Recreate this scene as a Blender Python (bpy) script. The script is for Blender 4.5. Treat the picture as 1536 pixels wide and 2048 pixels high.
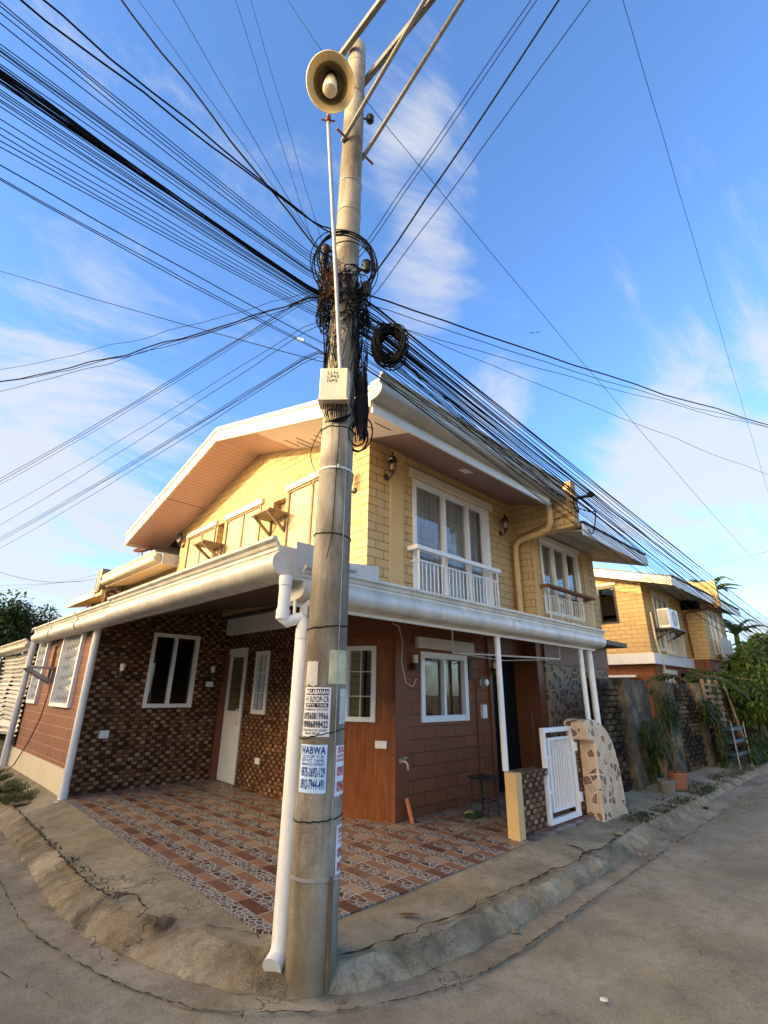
import bpy, bmesh, math, random
from mathutils import Vector, Matrix
random.seed(11)
R = math.radians
scn = bpy.context.scene
for o in list(bpy.data.objects): bpy.data.objects.remove(o)
# ---------------------------------------------------------------- camera
cam = bpy.data.cameras.new('camera'); camo = bpy.data.objects.new('camera', cam)
scn.collection.objects.link(camo); scn.camera = camo
cam.sensor_fit = 'VERTICAL'; cam.sensor_height = 24.0; cam.lens = 974.77/2048*24.0
cam.clip_start = .05; cam.clip_end = 900
yaw, pit, rol = R(45.7218), R(20.2977), R(0.7270)
cf = Vector((math.cos(yaw)*math.cos(pit), math.sin(yaw)*math.cos(pit), math.sin(pit)))
cr = Vector((math.sin(yaw), -math.cos(yaw), 0)); cu = cr.cross(cf)
r2 = cr*math.cos(rol)+cu*math.sin(rol); u2 = -cr*math.sin(rol)+cu*math.cos(rol)
Mx = Matrix((r2, u2, -cf)).transposed().to_4x4(); Mx.translation = Vector((0, 0, 1.55))
camo.matrix_world = Mx
# ---------------------------------------------------------------- sun, sky, exposure
SUN = Vector((-.84, .40, .19)).normalized()          # direction towards the sun
elev = math.asin(SUN.z); heading = math.atan2(SUN.x, SUN.y)   # from +Y towards +X
sl = bpy.data.lights.new('sun', 'SUN'); slo = bpy.data.objects.new('sun', sl)
scn.collection.objects.link(slo); sl.energy = 2.0; sl.angle = R(.6); sl.color = (1, .80, .52)
slo.rotation_euler = SUN.to_track_quat('Z', 'Y').to_euler(); slo.location = SUN*60
W = bpy.data.worlds.new('World'); scn.world = W; W.use_nodes = True
def world():
    nt = W.node_tree; nt.nodes.clear(); N = nt.nodes.new; L = nt.links.new
    out = N('ShaderNodeOutputWorld'); bg = N('ShaderNodeBackground')
    sky = N('ShaderNodeTexSky'); sky.sky_type = 'NISHITA'; sky.sun_disc = False
    sky.sun_elevation = elev; sky.sun_rotation = heading; sky.air_density = 1.0; sky.dust_density = .6; sky.ozone_density = 2.0
    tc = N('ShaderNodeTexCoord')
    sep = N('ShaderNodeSeparateXYZ'); L(tc.outputs['Generated'], sep.inputs[0])
    # project the view direction on a cloud deck
    mx = N('ShaderNodeMath'); mx.operation = 'MAXIMUM'; mx.inputs[1].default_value = .04; L(sep.outputs['Z'], mx.inputs[0])
    ad = N('ShaderNodeMath'); ad.operation = 'ADD'; ad.inputs[1].default_value = .25; L(mx.outputs[0], ad.inputs[0])
    dv = N('ShaderNodeVectorMath'); dv.operation = 'DIVIDE'
    cb = N('ShaderNodeCombineXYZ')
    for i in range(3): L(ad.outputs[0], cb.inputs[i])
    L(tc.outputs['Generated'], dv.inputs[0]); L(cb.outputs[0], dv.inputs[1])
    mp = N('ShaderNodeMapping'); mp.inputs['Rotation'].default_value = (0, 0, R(20)); mp.inputs['Scale'].default_value = (1.0, 2.0, 1.0)
    mp.inputs['Location'].default_value = CLOC
    L(dv.outputs[0], mp.inputs[0])
    n1 = N('ShaderNodeTexNoise'); n1.inputs['Scale'].default_value = 1.7; n1.inputs['Detail'].default_value = 9; n1.inputs['Roughness'].default_value = .66; n1.inputs['Distortion'].default_value = .6
    L(mp.outputs[0], n1.inputs['Vector'])
    # more cloud towards the horizon
    hz = N('ShaderNodeMapRange'); hz.inputs[1].default_value = 0; hz.inputs[2].default_value = .75; hz.inputs[3].default_value = .17; hz.inputs[4].default_value = -.05
    L(sep.outputs['Z'], hz.inputs[0])
    a2 = N('ShaderNodeMath'); a2.operation = 'ADD'; L(n1.outputs['Fac'], a2.inputs[0]); L(hz.outputs[0], a2.inputs[1])
    rp = N('ShaderNodeMapRange'); rp.interpolation_type = 'SMOOTHSTEP'; rp.inputs[1].default_value = .51; rp.inputs[2].default_value = .80; rp.inputs[3].default_value = 0; rp.inputs[4].default_value = .85
    # added bright warm fill on the unseen sun side, brightens shaded ground and porch
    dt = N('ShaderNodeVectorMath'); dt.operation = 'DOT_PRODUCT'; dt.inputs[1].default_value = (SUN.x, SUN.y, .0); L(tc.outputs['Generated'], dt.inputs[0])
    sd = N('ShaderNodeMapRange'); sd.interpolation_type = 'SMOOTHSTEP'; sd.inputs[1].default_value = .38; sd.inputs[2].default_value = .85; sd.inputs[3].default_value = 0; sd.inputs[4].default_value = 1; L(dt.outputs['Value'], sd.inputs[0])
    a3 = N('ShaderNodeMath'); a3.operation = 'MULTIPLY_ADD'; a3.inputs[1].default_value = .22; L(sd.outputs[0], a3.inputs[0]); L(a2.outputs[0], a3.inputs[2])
    # banks and wisps of cloud that stand in this sky
    last = a3.outputs[0]
    for dx, dy, dz, lo, hi, am in CLOBES:
        dd = N('ShaderNodeVectorMath'); dd.operation = 'DOT_PRODUCT'; dd.inputs[1].default_value = (dx, dy, dz); L(tc.outputs['Generated'], dd.inputs[0])
        m_ = N('ShaderNodeMapRange'); m_.interpolation_type = 'SMOOTHSTEP'; m_.inputs[1].default_value = lo; m_.inputs[2].default_value = hi; m_.inputs[3].default_value = 0; m_.inputs[4].default_value = am; L(dd.outputs['Value'], m_.inputs[0])
        q_ = N('ShaderNodeMath'); q_.operation = 'ADD'; L(last, q_.inputs[0]); L(m_.outputs[0], q_.inputs[1]); last = q_.outputs[0]
    L(last, rp.inputs[0])
    cc = N('ShaderNodeMix'); cc.data_type = 'RGBA'; L(sd.outputs[0], cc.inputs[0]); cc.inputs['A'].default_value = CLOUD; cc.inputs['B'].default_value = SUNSIDE_FILL
    hs = N('ShaderNodeMix'); hs.data_type = 'RGBA'; hs.blend_type = 'MULTIPLY'; hs.inputs[0].default_value = 1
    hs.inputs['B'].default_value = SKYTINT; L(sky.outputs[0], hs.inputs['A'])
    mix = N('ShaderNodeMix'); mix.data_type = 'RGBA'
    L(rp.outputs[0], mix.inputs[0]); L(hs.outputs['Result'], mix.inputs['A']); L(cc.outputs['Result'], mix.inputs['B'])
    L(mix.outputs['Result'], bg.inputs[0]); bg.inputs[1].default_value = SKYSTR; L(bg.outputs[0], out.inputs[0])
CLOBES = [(0.533, 0.452, 0.715, 0.992, .9996, 0.19), (0.441, 0.353, 0.825, 0.992, .9996, 0.17), (0.348, 0.333, 0.876, 0.992, .9996, 0.17), (0.897, 0.089, 0.432, 0.975, .9996, 0.13), (0.899, 0.211, 0.383, 0.985, .9996, 0.17), (0.724, 0.424, 0.545, 0.996, .9996, 0.12), (0.097, 0.941, 0.323, 0.930, .9996, 0.23), (0.824, 0.035, 0.565, 0.990, .9996, 0.04), (0.287, 0.478, 0.830, 0.985, .9996, 0.05)]
CLOC = (3.1, 1.2, 0); SKYTINT = (.66, .85, 1.14, 1); CLOUD = (1.72, 1.75, 1.82, 1); SUNSIDE_FILL = (36, 26, 13.5, 1); SKYSTR = .15  # warm cloud tone is an added out-of-view fill for the shaded areas
world()
vs = scn.view_settings; vs.view_transform = 'Standard'; vs.look = 'None'; vs.gamma = 1; vs.use_curve_mapping = False; vs.exposure = 1.70
scn.render.engine = 'CYCLES'
scn.cycles.max_bounces = 8; scn.cycles.diffuse_bounces = 4; scn.cycles.glossy_bounces = 4; scn.cycles.transparent_max_bounces = 12
# ---------------------------------------------------------------- materials
MATS = {}
class NT:
    def __init__(s, name):
        s.m = bpy.data.materials.new(name); s.m.use_nodes = True; s.nt = s.m.node_tree; s.nt.nodes.clear()
        s.out = s.nt.nodes.new('ShaderNodeOutputMaterial'); s.b = s.n('ShaderNodeBsdfPrincipled'); s.l(s.b.outputs[0], s.out.inputs[0])
    def n(s, t, **k):
        x = s.nt.nodes.new(t)
        for a, v in k.items(): setattr(x, a, v)
        return x
    def l(s, a, b): s.nt.links.new(a, b)
    def pos(s): return s.n('ShaderNodeNewGeometry').outputs['Position']
    def noise(s, scale, detail=6, rough=.6, vec=None, stretch=None, dist=0):
        x = s.n('ShaderNodeTexNoise'); x.inputs['Scale'].default_value = scale; x.inputs['Detail'].default_value = detail
        x.inputs['Roughness'].default_value = rough; x.inputs['Distortion'].default_value = dist
        v = vec if vec is not None else s.pos()
        if stretch:
            m = s.n('ShaderNodeMapping'); m.inputs['Scale'].default_value = stretch; s.l(v, m.inputs[0]); v = m.outputs[0]
        s.l(v, x.inputs['Vector']); return x.outputs['Fac']
    def rng(s, v, a, b, c=0, d=1):
        x = s.n('ShaderNodeMapRange'); s.l(v, x.inputs[0])
        for i, q in enumerate((a, b, c, d)): x.inputs[i+1].default_value = q
        return x.outputs[0]
    def mix(s, f, a, b, mode='MIX'):
        x = s.n('ShaderNodeMix', data_type='RGBA', blend_type=mode)
        for sock, v in ((x.inputs[0], f), (x.inputs['A'], a), (x.inputs['B'], b)):
            if isinstance(v, (int, float)): sock.default_value = v
            elif isinstance(v, tuple): sock.default_value = v+(1,) if len(v) == 3 else v
            else: s.l(v, sock)
        return x.outputs['Result']
    def math(s, op, a, b=None, c=None):
        x = s.n('ShaderNodeMath', operation=op)
        for i, v in enumerate((a, b, c)):
            if v is None: continue
            if isinstance(v, (int, float)): x.inputs[i].default_value = v
            else: s.l(v, x.inputs[i])
        return x.outputs[0]
    def ramp(s, v, stops, interp='LINEAR'):
        x = s.n('ShaderNodeValToRGB'); x.color_ramp.interpolation = interp; cr_ = x.color_ramp
        while len(cr_.elements) > 1: cr_.elements.remove(cr_.elements[0])
        cr_.elements[0].position = stops[0][0]; cr_.elements[0].color = stops[0][1]+(1,)
        for p, c in stops[1:]:
            e = cr_.elements.new(p); e.color = c+(1,)
        s.l(v, x.inputs[0]); return x.outputs[0]
    def bump(s, h, strength=.3, dist=.01, nrm=None):
        x = s.n('ShaderNodeBump'); x.inputs['Strength'].default_value = strength; x.inputs['Distance'].default_value = dist
        s.l(h, x.inputs['Height'])
        if nrm is not None: s.l(nrm, x.inputs['Normal'])
        s.l(x.outputs[0], s.b.inputs['Normal']); return x.outputs[0]
    def fin(s, col, rough=.7, spec=.3, metal=0):
        if isinstance(col, tuple): s.b.inputs['Base Color'].default_value = col+(1,)
        else: s.l(col, s.b.inputs['Base Color'])
        if isinstance(rough, (int, float)): s.b.inputs['Roughness'].default_value = rough
        else: s.l(rough, s.b.inputs['Roughness'])
        s.b.inputs['Specular IOR Level'].default_value = spec; s.b.inputs['Metallic'].default_value = metal
        return s.m
    def wallvec(s):
        sp = s.n('ShaderNodeSeparateXYZ'); s.l(s.pos(), sp.inputs[0])
        c = s.n('ShaderNodeCombineXYZ'); s.l(s.math('ADD', sp.outputs[0], sp.outputs[1]), c.inputs[0]); s.l(sp.outputs[2], c.inputs[1])
        return c.outputs[0], sp
def plain(name, col, rough=.6, spec=.3, metal=0, var=.12, vs_=6, bump=0, stretch=None):
    t = NT(name); n = t.noise(vs_, 8, .6, stretch=stretch)
    c = t.mix(t.rng(n, .3, .7), tuple(x*(1-var) for x in col), tuple(min(1, x*(1+var)) for x in col))
    if bump: t.bump(t.noise(vs_*8, 5), bump, .004)
    return t.fin(c, rough, spec, metal)
def m_brick(name, c1, c2, mort, bw, rh, ms, rough=.75, grime=None, bstr=.5, off=0.0, dirt=.25):
    t = NT(name); v, sp = t.wallvec()
    # slight hand-laid wobble
    wn = t.n('ShaderNodeTexNoise'); wn.inputs['Scale'].default_value = 3; t.l(t.pos(), wn.inputs['Vector'])
    wv = t.n('ShaderNodeVectorMath', operation='SCALE'); wv.inputs['Scale'].default_value = .012; t.l(wn.outputs['Color'], wv.inputs[0])
    av = t.n('ShaderNodeVectorMath', operation='ADD'); t.l(v, av.inputs[0]); t.l(wv.outputs[0], av.inputs[1])
    b = t.n('ShaderNodeTexBrick'); t.l(av.outputs[0], b.inputs['Vector'])
    b.inputs['Scale'].default_value = 1; b.inputs['Brick Width'].default_value = bw; b.inputs['Row Height'].default_value = rh
    b.inputs['Mortar Size'].default_value = ms; b.inputs['Mortar Smooth'].default_value = .3; b.inputs['Bias'].default_value = 0
    b.inputs['Color1'].default_value = c1+(1,); b.inputs['Color2'].default_value = c2+(1,); b.inputs['Mortar'].default_value = mort+(1,)
    lost = t.rng(t.noise(1.7, 4), .35, .6, .6, 1)     # joints fade where paint filled them
    mid = tuple((x+y)/2 for x, y in zip(c1, c2))
    col = t.mix(t.math('MULTIPLY', b.outputs['Fac'], lost), t.mix(b.outputs['Fac'], b.outputs['Color'], mid), mort)
    n = t.noise(3.2, 8, .65, stretch=(1, 1, .16)); col = t.mix(t.rng(t.noise(.9, 5), .4, .65, 0, .22), col, tuple(x*.8 for x in mid)); col = t.mix(t.rng(n, .50, .68, 0, dirt), col, grime or tuple(x*.55 for x in mid))
    h = t.math('SUBTRACT', t.math('MULTIPLY', t.noise(38, 5), .22), b.outputs['Fac'])
    t.bump(h, bstr, .008); return t.fin(col, rough, .25)
M = {}
M['yellow'] = m_brick('yellow_brick', (.60, .415, .19), (.53, .36, .16), (.19, .105, .038), .30, .1175, .0075, dirt=.28)
M['yellow_plain'] = plain('yellow_render', (.60, .41, .185), .75, .25, var=.07, vs_=3, bump=.15)
M['cream'] = plain('cream_paint', (.68, .60, .44), .6, .3, var=.06, vs_=3, bump=.1)
M['brown'] = m_brick('brown_block', (.235, .082, .033), (.195, .066, .026), (.06, .026, .016), .42, .145, .006, rough=.55, dirt=.2)
M['brown_light'] = m_brick('brown_block_wall', (.26, .108, .062), (.22, .09, .052), (.46, .30, .20), .44, .145, .005, rough=.65, dirt=.2)
M['brown_plain'] = plain('brown_paint', (.18, .062, .026), .5, .3, var=.1, vs_=3, bump=.1)
M['white'] = plain('white_paint', (.74, .73, .69), .4, .4, var=.07, vs_=3, stretch=(1, 1, .3))
M['white2'] = plain('white_powder_coat', (.80, .80, .78), .28, .5, var=.04, vs_=4)
M['pvc'] = plain('white_pvc', (.80, .79, .73), .33, .4, var=.06, vs_=2.5, stretch=(1, 1, .3))
M['gutter'] = plain('gutter_white_metal', (.60, .565, .49), .36, .45, var=.2, vs_=5, stretch=(1, 1, .5))
M['roof_gutter'] = plain('olive_grey_roof_gutter', (.38, .345, .27), .45, .4, var=.18, vs_=4)
M['gutgrey'] = plain('gutter_grey_metal', (.50, .50, .47), .45, .4, var=.12, vs_=5)
M['gold_gutter'] = plain('aged_gutter_metal', (.50, .45, .33), .35, .5, var=.2, vs_=5)
M['darkroof'] = plain('dark_corrugated_roof', (.055, .05, .05), .5, .4, var=.3, vs_=6)
M['ceil'] = plain('brown_ceiling_panel', (.10, .062, .042), .55, .3, var=.12, vs_=3)
def m_pole():
    t = NT('weathered_concrete'); n = t.noise(3.2, 10, .62, stretch=(1, 1, .45)); f = t.noise(45, 6, .7)
    c = t.ramp(n, [(.38, (.12, .095, .06)), (.46, (.23, .195, .14)), (.53, (.33, .285, .215)), (.62, (.43, .385, .30))])
    c = t.mix(t.rng(f, .35, .7, 0, .35), c, (.22, .19, .15))
    st = t.noise(5, 7, .6, stretch=(1.6, 1.6, .18)); c = t.mix(t.rng(st, .52, .66, 0, .7), c, (.11, .095, .07)); b_ = t.noise(1.4, 6, .6, stretch=(1, 1, .5)); c = t.mix(t.rng(b_, .5, .62, 0, .5), c, (.20, .165, .12))
    sp = t.n('ShaderNodeSeparateXYZ'); t.l(t.pos(), sp.inputs[0])
    lowz = t.math('ADD', sp.outputs[2], t.math('MULTIPLY', t.noise(6, 5), .5))
    c = t.mix(t.rng(lowz, .95, .35, 0, .62), c, (.17, .14, .075))
    t.bump(t.math('ADD', t.math('MULTIPLY', n, 1.4), t.math('MULTIPLY', f, .8)), .8, .012); return t.fin(c, .85, .2)
M['pole'] = m_pole()
def m_conc(name, a, b, c_, moss=.4, sc=1.0, stain=(.30, .22, .12), crk=.8):
    t = NT(name); n = t.noise(1.1*sc, 10, .62, dist=.3); f = t.noise(55, 8, .75); g = t.noise(130, 4, .75)
    c = t.ramp(n, [(.36, a), (.5, b), (.64, c_)])
    c = t.mix(t.rng(t.noise(2.6, 8, .6), .50, .64, 0, .65), c, stain)
    c = t.mix(t.rng(t.noise(3.3, 10, .7), .52, .66, 0, moss), c, tuple(x*.5 for x in a))
    c = t.mix(t.rng(f, .46, .62, 0, .38), c, tuple(x*.5 for x in b)); c = t.mix(t.rng(g, .50, .64, 0, .28), c, tuple(min(1, x*1.7) for x in c_))
    w_ = t.noise(9, 9, .72); c = t.mix(t.rng(w_, .5, .58, 0, .32), c, tuple(x*.62 for x in b))
    vo = t.n('ShaderNodeTexVoronoi', feature='DISTANCE_TO_EDGE'); vo.inputs['Scale'].default_value = 1.3
    dv_ = t.n('ShaderNodeVectorMath', operation='ADD'); nz = t.n('ShaderNodeTexNoise'); nz.inputs['Scale'].default_value = 5; nz.inputs['Detail'].default_value = 6; t.l(t.pos(), nz.inputs['Vector'])
    ns_ = t.n('ShaderNodeVectorMath', operation='SCALE'); ns_.inputs['Scale'].default_value = .5; t.l(nz.outputs['Color'], ns_.inputs[0]); t.l(t.pos(), dv_.inputs[0]); t.l(ns_.outputs[0], dv_.inputs[1]); t.l(dv_.outputs[0], vo.inputs['Vector'])
    hair = t.math('MULTIPLY', t.math('LESS_THAN', vo.outputs['Distance'], .006), t.rng(t.noise(.8, 3), .48, .56)); c = t.mix(t.math('MULTIPLY', hair, crk), c, (.05, .04, .028))
    t.bump(t.math('ADD', f, t.math('ADD', t.math('MULTIPLY', n, 2.0), t.math('ADD', t.math('MULTIPLY', g, .5), t.math('MULTIPLY', w_, 1.2)))), .8, .018); return t.fin(c, .92, .15)
M['road'] = m_conc('road_concrete', (.21, .18, .125), (.31, .27, .19), (.40, .35, .25), .3, 1, (.32, .27, .15), .35)
M['pan'] = m_conc('gutter_pan_concrete', (.19, .16, .105), (.33, .28, .195), (.43, .365, .26), .5, 1.6)
M['walk'] = m_conc('sidewalk_concrete', (.18, .155, .10), (.30, .255, .17), (.42, .35, .235), .5, 1.4, (.35, .26, .14))
M['curb'] = m_conc('curb_concrete', (.10, .078, .046), (.29, .235, .15), (.50, .41, .27), .75, 2.0, (.42, .29, .14))
M['crack'] = plain('crack_dirt', (.05, .04, .028), .95, .1)
M['dirt'] = m_conc('bare_soil', (.09, .07, .045), (.15, .12, .075), (.2, .16, .1), .5, 2)
M['fence'] = m_conc('fence_concrete', (.035, .03, .02), (.085, .072, .05), (.20, .17, .115), .6, 2.5)
M['fence_dark'] = m_conc('dark_fence_concrete', (.015, .011, .008), (.03, .023, .016), (.055, .042, .03), .5, 3)
def m_floor():
    t = NT('patio_tile'); sp = t.n('ShaderNodeSeparateXYZ'); t.l(t.pos(), sp.inputs[0]); P_ = .48
    u = t.math('MODULO', t.math('ADD', sp.outputs[0], 10*P_-2.06), P_); v = t.math('MODULO', t.math('ADD', sp.outputs[1], 10*P_-4.36), P_)
    cmb = t.n('ShaderNodeCombineXYZ'); t.l(u, cmb.inputs[0]); t.l(v, cmb.inputs[1])
    def band(a, b): return t.math('MULTIPLY', t.math('GREATER_THAN', u, a), t.math('LESS_THAN', u, b))
    brn = band(.13, .24); tan = band(.375, .48); big = band(.24, .375)
    # pebbles: printed pattern repeats with the tile
    def peb(scale):
        pv = t.n('ShaderNodeVectorMath', operation='MULTIPLY'); pv.inputs[1].default_value = (1, .72, 1); t.l(cmb.outputs[0], pv.inputs[0])
        e = t.n('ShaderNodeTexVoronoi', feature='DISTANCE_TO_EDGE', voronoi_dimensions='2D'); e.inputs['Scale'].default_value = scale; t.l(pv.outputs[0], e.inputs['Vector'])
        c = t.n('ShaderNodeTexVoronoi', feature='F1', voronoi_dimensions='2D'); c.inputs['Scale'].default_value = scale; t.l(pv.outputs[0], c.inputs['Vector'])
        e.inputs['Randomness'].default_value = .9; c.inputs['Randomness'].default_value = .9
        return t.math('MULTIPLY', e.outputs['Distance'], 1/scale*20), c.outputs['Color']
    e1, c1 = peb(27); e2, c2 = peb(19)
    ed = t.n('ShaderNodeMix', data_type='FLOAT'); t.l(big, ed.inputs[0]); t.l(e1, ed.inputs[2]); t.l(e2, ed.inputs[3])
    cc = t.mix(big, c1, c2); cs = t.n('ShaderNodeSeparateColor'); t.l(cc, cs.inputs[0])
    pc = t.ramp(cs.outputs[0], [(0, (.045, .035, .03)), (.3, (.11, .095, .085)), (.5, (.17, .155, .14)), (.72, (.12, .055, .04)), (.88, (.20, .185, .17))], 'CONSTANT')
    pc = t.mix(t.rng(t.noise(150, 3), .3, .7, 0, .3), pc, (.05, .045, .04))
    pc = t.mix(t.rng(ed.outputs[0], .075, .045), pc, (.45, .41, .35))
    dark = t.math('LESS_THAN', v, .29)
    # per-piece tone
    iu = t.math('FLOOR', t.math('DIVIDE', t.math('ADD', sp.outputs[0], 10*P_-2.06), P_)); iv = t.math('FLOOR', t.math('DIVIDE', t.math('ADD', sp.outputs[1], 10*P_-4.36), P_))
    idc = t.n('ShaderNodeCombineXYZ'); t.l(iu, idc.inputs[0]); t.l(iv, idc.inputs[1]); t.l(dark, idc.inputs[2])
    wn = t.n('ShaderNodeTexWhiteNoise', noise_dimensions='3D'); t.l(idc.outputs[0], wn.inputs['Vector'])
    bc = t.mix(dark, (.245, .13, .07), (.10, .045, .028)); tc_ = t.mix(dark, (.31, .225, .155), (.19, .105, .062))
    col = t.mix(brn, pc, bc); col = t.mix(tan, col, tc_)
    col = t.mix(t.math('MULTIPLY', t.math('ADD', brn, tan), t.rng(wn.outputs['Value'], 0, 1, 0, .35)), col, (.30, .16, .10))
    # grout lines
    def near(x, a, w_=.0022): return t.math('LESS_THAN', t.math('ABSOLUTE', t.math('SUBTRACT', x, a)), w_)
    g = near(u, .13)
    for a in (.24, .375, .002, .478): g = t.math('MAXIMUM', g, near(u, a))
    g2 = t.math('MAXIMUM', near(v, .29), t.math('MAXIMUM', near(v, .002), near(v, .478)))
    g = t.math('MAXIMUM', g, t.math('MULTIPLY', g2, t.math('ADD', brn, tan)))
    col = t.mix(g, col, (.40, .35, .28))
    d = t.noise(1.6, 8, .65); col = t.mix(t.rng(d, .5, .75, 0, .5), col, (.20, .165, .12))
    t.bump(t.math('ADD', t.rng(ed.outputs[0], 0, .15), t.math('MULTIPLY', d, .3)), .25, .004)
    return t.fin(col, t.rng(d, .35, .7, .28, .6), .4)
M['floor'] = m_floor()
def m_clad(name, w=.135, h=.050):
    t = NT(name); v, sp = t.wallvec(); s2 = t.n('ShaderNodeSeparateXYZ'); t.l(v, s2.inputs[0])
    row = t.math('FLOOR', t.math('DIVIDE', s2.outputs[1], h)); rc = t.n('ShaderNodeCombineXYZ'); t.l(row, rc.inputs[0])
    rw = t.n('ShaderNodeTexWhiteNoise', noise_dimensions='1D'); t.l(row, rw.inputs['W'])
    sh = t.math('ADD', t.math('MULTIPLY', t.math('MODULO', row, 2.0), .5), t.math('MULTIPLY', rw.outputs['Value'], .22))
    cu_ = t.math('ADD', t.math('DIVIDE', s2.outputs[0], w), sh); col_ = t.math('FLOOR', t.math('MULTIPLY', cu_, 2.0))
    fu = t.math('FRACT', t.math('MULTIPLY', cu_, 2.0)); fv = t.math('FRACT', t.math('DIVIDE', s2.outputs[1], h))
    ic = t.n('ShaderNodeCombineXYZ'); t.l(col_, ic.inputs[0]); t.l(row, ic.inputs[1])
    wn = t.n('ShaderNodeTexWhiteNoise', noise_dimensions='2D'); t.l(ic.outputs[0], wn.inputs['Vector'])
    par = t.math('MODULO', t.math('ABSOLUTE', col_), 2.0)             # proud and sunk stones mostly alternate
    q = t.math('ADD', t.math('MULTIPLY', par, .55), t.math('MULTIPLY', wn.outputs['Value'], .45)); ns = t.noise(30, 7, .72)
    c = t.ramp(q, [(0, (0.044, 0.018, 0.010)), (.18, (0.081, 0.035, 0.018)), (.32, (0.200, 0.085, 0.033)), (.47, (0.106, 0.044, 0.021)), (.58, (0.288, 0.138, 0.057)), (.70, (0.413, 0.231, 0.106)), (.84, (0.325, 0.169, 0.069)), (.93, (0.525, 0.325, 0.175))], 'CONSTANT')
    c = t.mix(t.rng(ns, .35, .65, 0, .5), c, (.07, .034, .018)); big = t.noise(1.1, 4); c = t.mix(t.rng(big, .45, .65, 0, .35), c, (.06, .03, .02))
    eu = t.math('MINIMUM', fv, t.math('SUBTRACT', 1.0, fv)); ev = t.math('MINIMUM', fu, t.math('SUBTRACT', 1.0, fu))
    gr = t.math('MAXIMUM', t.math('LESS_THAN', eu, .09), t.math('LESS_THAN', ev, .035)); c = t.mix(gr, c, (.025, .012, .008))
    h_ = t.math('ADD', t.rng(q, 0, 1, 0, 1.3), t.math('MULTIPLY', t.math('SUBTRACT', 1.0, gr), .5))
    t.bump(t.math('ADD', h_, t.math('MULTIPLY', ns, .5)), 1.0, .03); return t.fin(c, .7, .2)
M['clad'] = m_clad('stacked_stone_tile'); M['clad2'] = m_clad('stacked_stone_tile_wide', .15, .053)
def m_stonewall(name, base, chipd, sc, chips=.5, out=(.75, .68, .55), gl=.25):
    t = NT(name); v, sp = t.wallvec()
    e = t.n('ShaderNodeTexVoronoi', feature='DISTANCE_TO_EDGE', voronoi_dimensions='2D'); c = t.n('ShaderNodeTexVoronoi', feature='F1', voronoi_dimensions='2D')
    wv = t.n('ShaderNodeTexNoise'); wv.inputs['Scale'].default_value = 9; t.l(v, wv.inputs['Vector'])
    sc_ = t.n('ShaderNodeVectorMath', operation='SCALE'); sc_.inputs['Scale'].default_value = .05; t.l(wv.outputs['Color'], sc_.inputs[0])
    av = t.n('ShaderNodeVectorMath', operation='ADD'); t.l(v, av.inputs[0]); t.l(sc_.outputs[0], av.inputs[1])
    for x in (e, c): x.inputs['Scale'].default_value = sc; t.l(av.outputs[0], x.inputs['Vector'])
    cs = t.n('ShaderNodeSeparateColor'); t.l(c.outputs['Color'], cs.inputs[0])
    chip = t.math('LESS_THAN', cs.outputs[0], chips)
    base0 = base; base = t.mix(t.rng(cs.outputs[2], .3, 1, 0, .55), base0, tuple(x*.62 for x in base0))
    cc = t.mix(cs.outputs[1], chipd, tuple(x*.4 for x in chipd)); cc = t.mix(t.rng(t.noise(60, 4), .4, .6, 0, .4), cc, base)
    col = t.mix(chip, base, cc)
    line = t.math('MULTIPLY', t.math('LESS_THAN', e.outputs['Distance'], .10), t.math('GREATER_THAN', e.outputs['Distance'], .055))
    gap = t.math('LESS_THAN', e.outputs['Distance'], .055)
    col = t.mix(t.math('MULTIPLY', line, chip), col, out); col = t.mix(gap, col, base0)
    pale = t.math('MULTIPLY', t.math('LESS_THAN', t.math('ABSOLUTE', t.math('SUBTRACT', e.outputs['Distance'], .12)), .02), t.math('GREATER_THAN', cs.outputs[2], .4))
    col = t.mix(t.math('MULTIPLY', pale, .6), col, tuple(x*.45 for x in base0))
    return t.fin(col, gl, .5)
M['chips'] = m_stonewall('stone_chip_print', (.66, .48, .32), (.19, .085, .045), 11, .36)
M['crazy'] = m_stonewall('crazy_stone_wall', (.34, .23, .13), (.13, .07, .035), 9, .6, (.44, .33, .21), .9)
def m_wood():
    t = NT('varnished_plywood'); n = t.noise(5, 8, .6, stretch=(9, 9, .5), dist=.6); sp = t.n('ShaderNodeSeparateXYZ'); t.l(t.pos(), sp.inputs[0])
    c = t.ramp(n, [(.36, (.15, .040, .010)), (.5, (.22, .064, .015)), (.64, (.29, .092, .022))]); t.bump(n, .12, .003); return t.fin(c, .35, .45)
M['wood'] = m_wood()
def m_sheet(name, col, sc, axis, depth=.02, rough=.45):
    """long soffit boards: grooves across the given axis"""
    t = NT(name); sp = t.n('ShaderNodeSeparateXYZ'); t.l(t.pos(), sp.inputs[0])
    f = t.math('FRACT', t.math('MULTIPLY', sp.outputs[axis], sc)); g = t.math('LESS_THAN', f, .10)
    n = t.noise(4, 5); c = t.mix(t.rng(n, .3, .7, 0, .35), col, tuple(x*.78 for x in col)); c = t.mix(g, c, tuple(x*.42 for x in col))
    t.bump(t.math('SUBTRACT', 1.0, g), .7, .01); return t.fin(c, rough, .3)
M['soffit_ribbed'] = m_sheet('ribbed_brown_soffit', (.58, .36, .26), 11, 1)
M['soffit_brown'] = plain('brown_soffit', (.26, .155, .125), .55, .3, var=.06, vs_=2)
M['soffit_white'] = plain('cream_soffit', (.76, .64, .52), .6, .3, var=.04, vs_=2)
M['soffit_grey'] = plain('grey_soffit', (.42, .38, .31), .6, .3, var=.08, vs_=2)
M['shutter'] = m_sheet('beige_louvre', (.48, .34, .20), 40, 2)
M['blind'] = m_sheet('olive_striped_blind', (.36, .29, .15), 11, 2)
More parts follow.
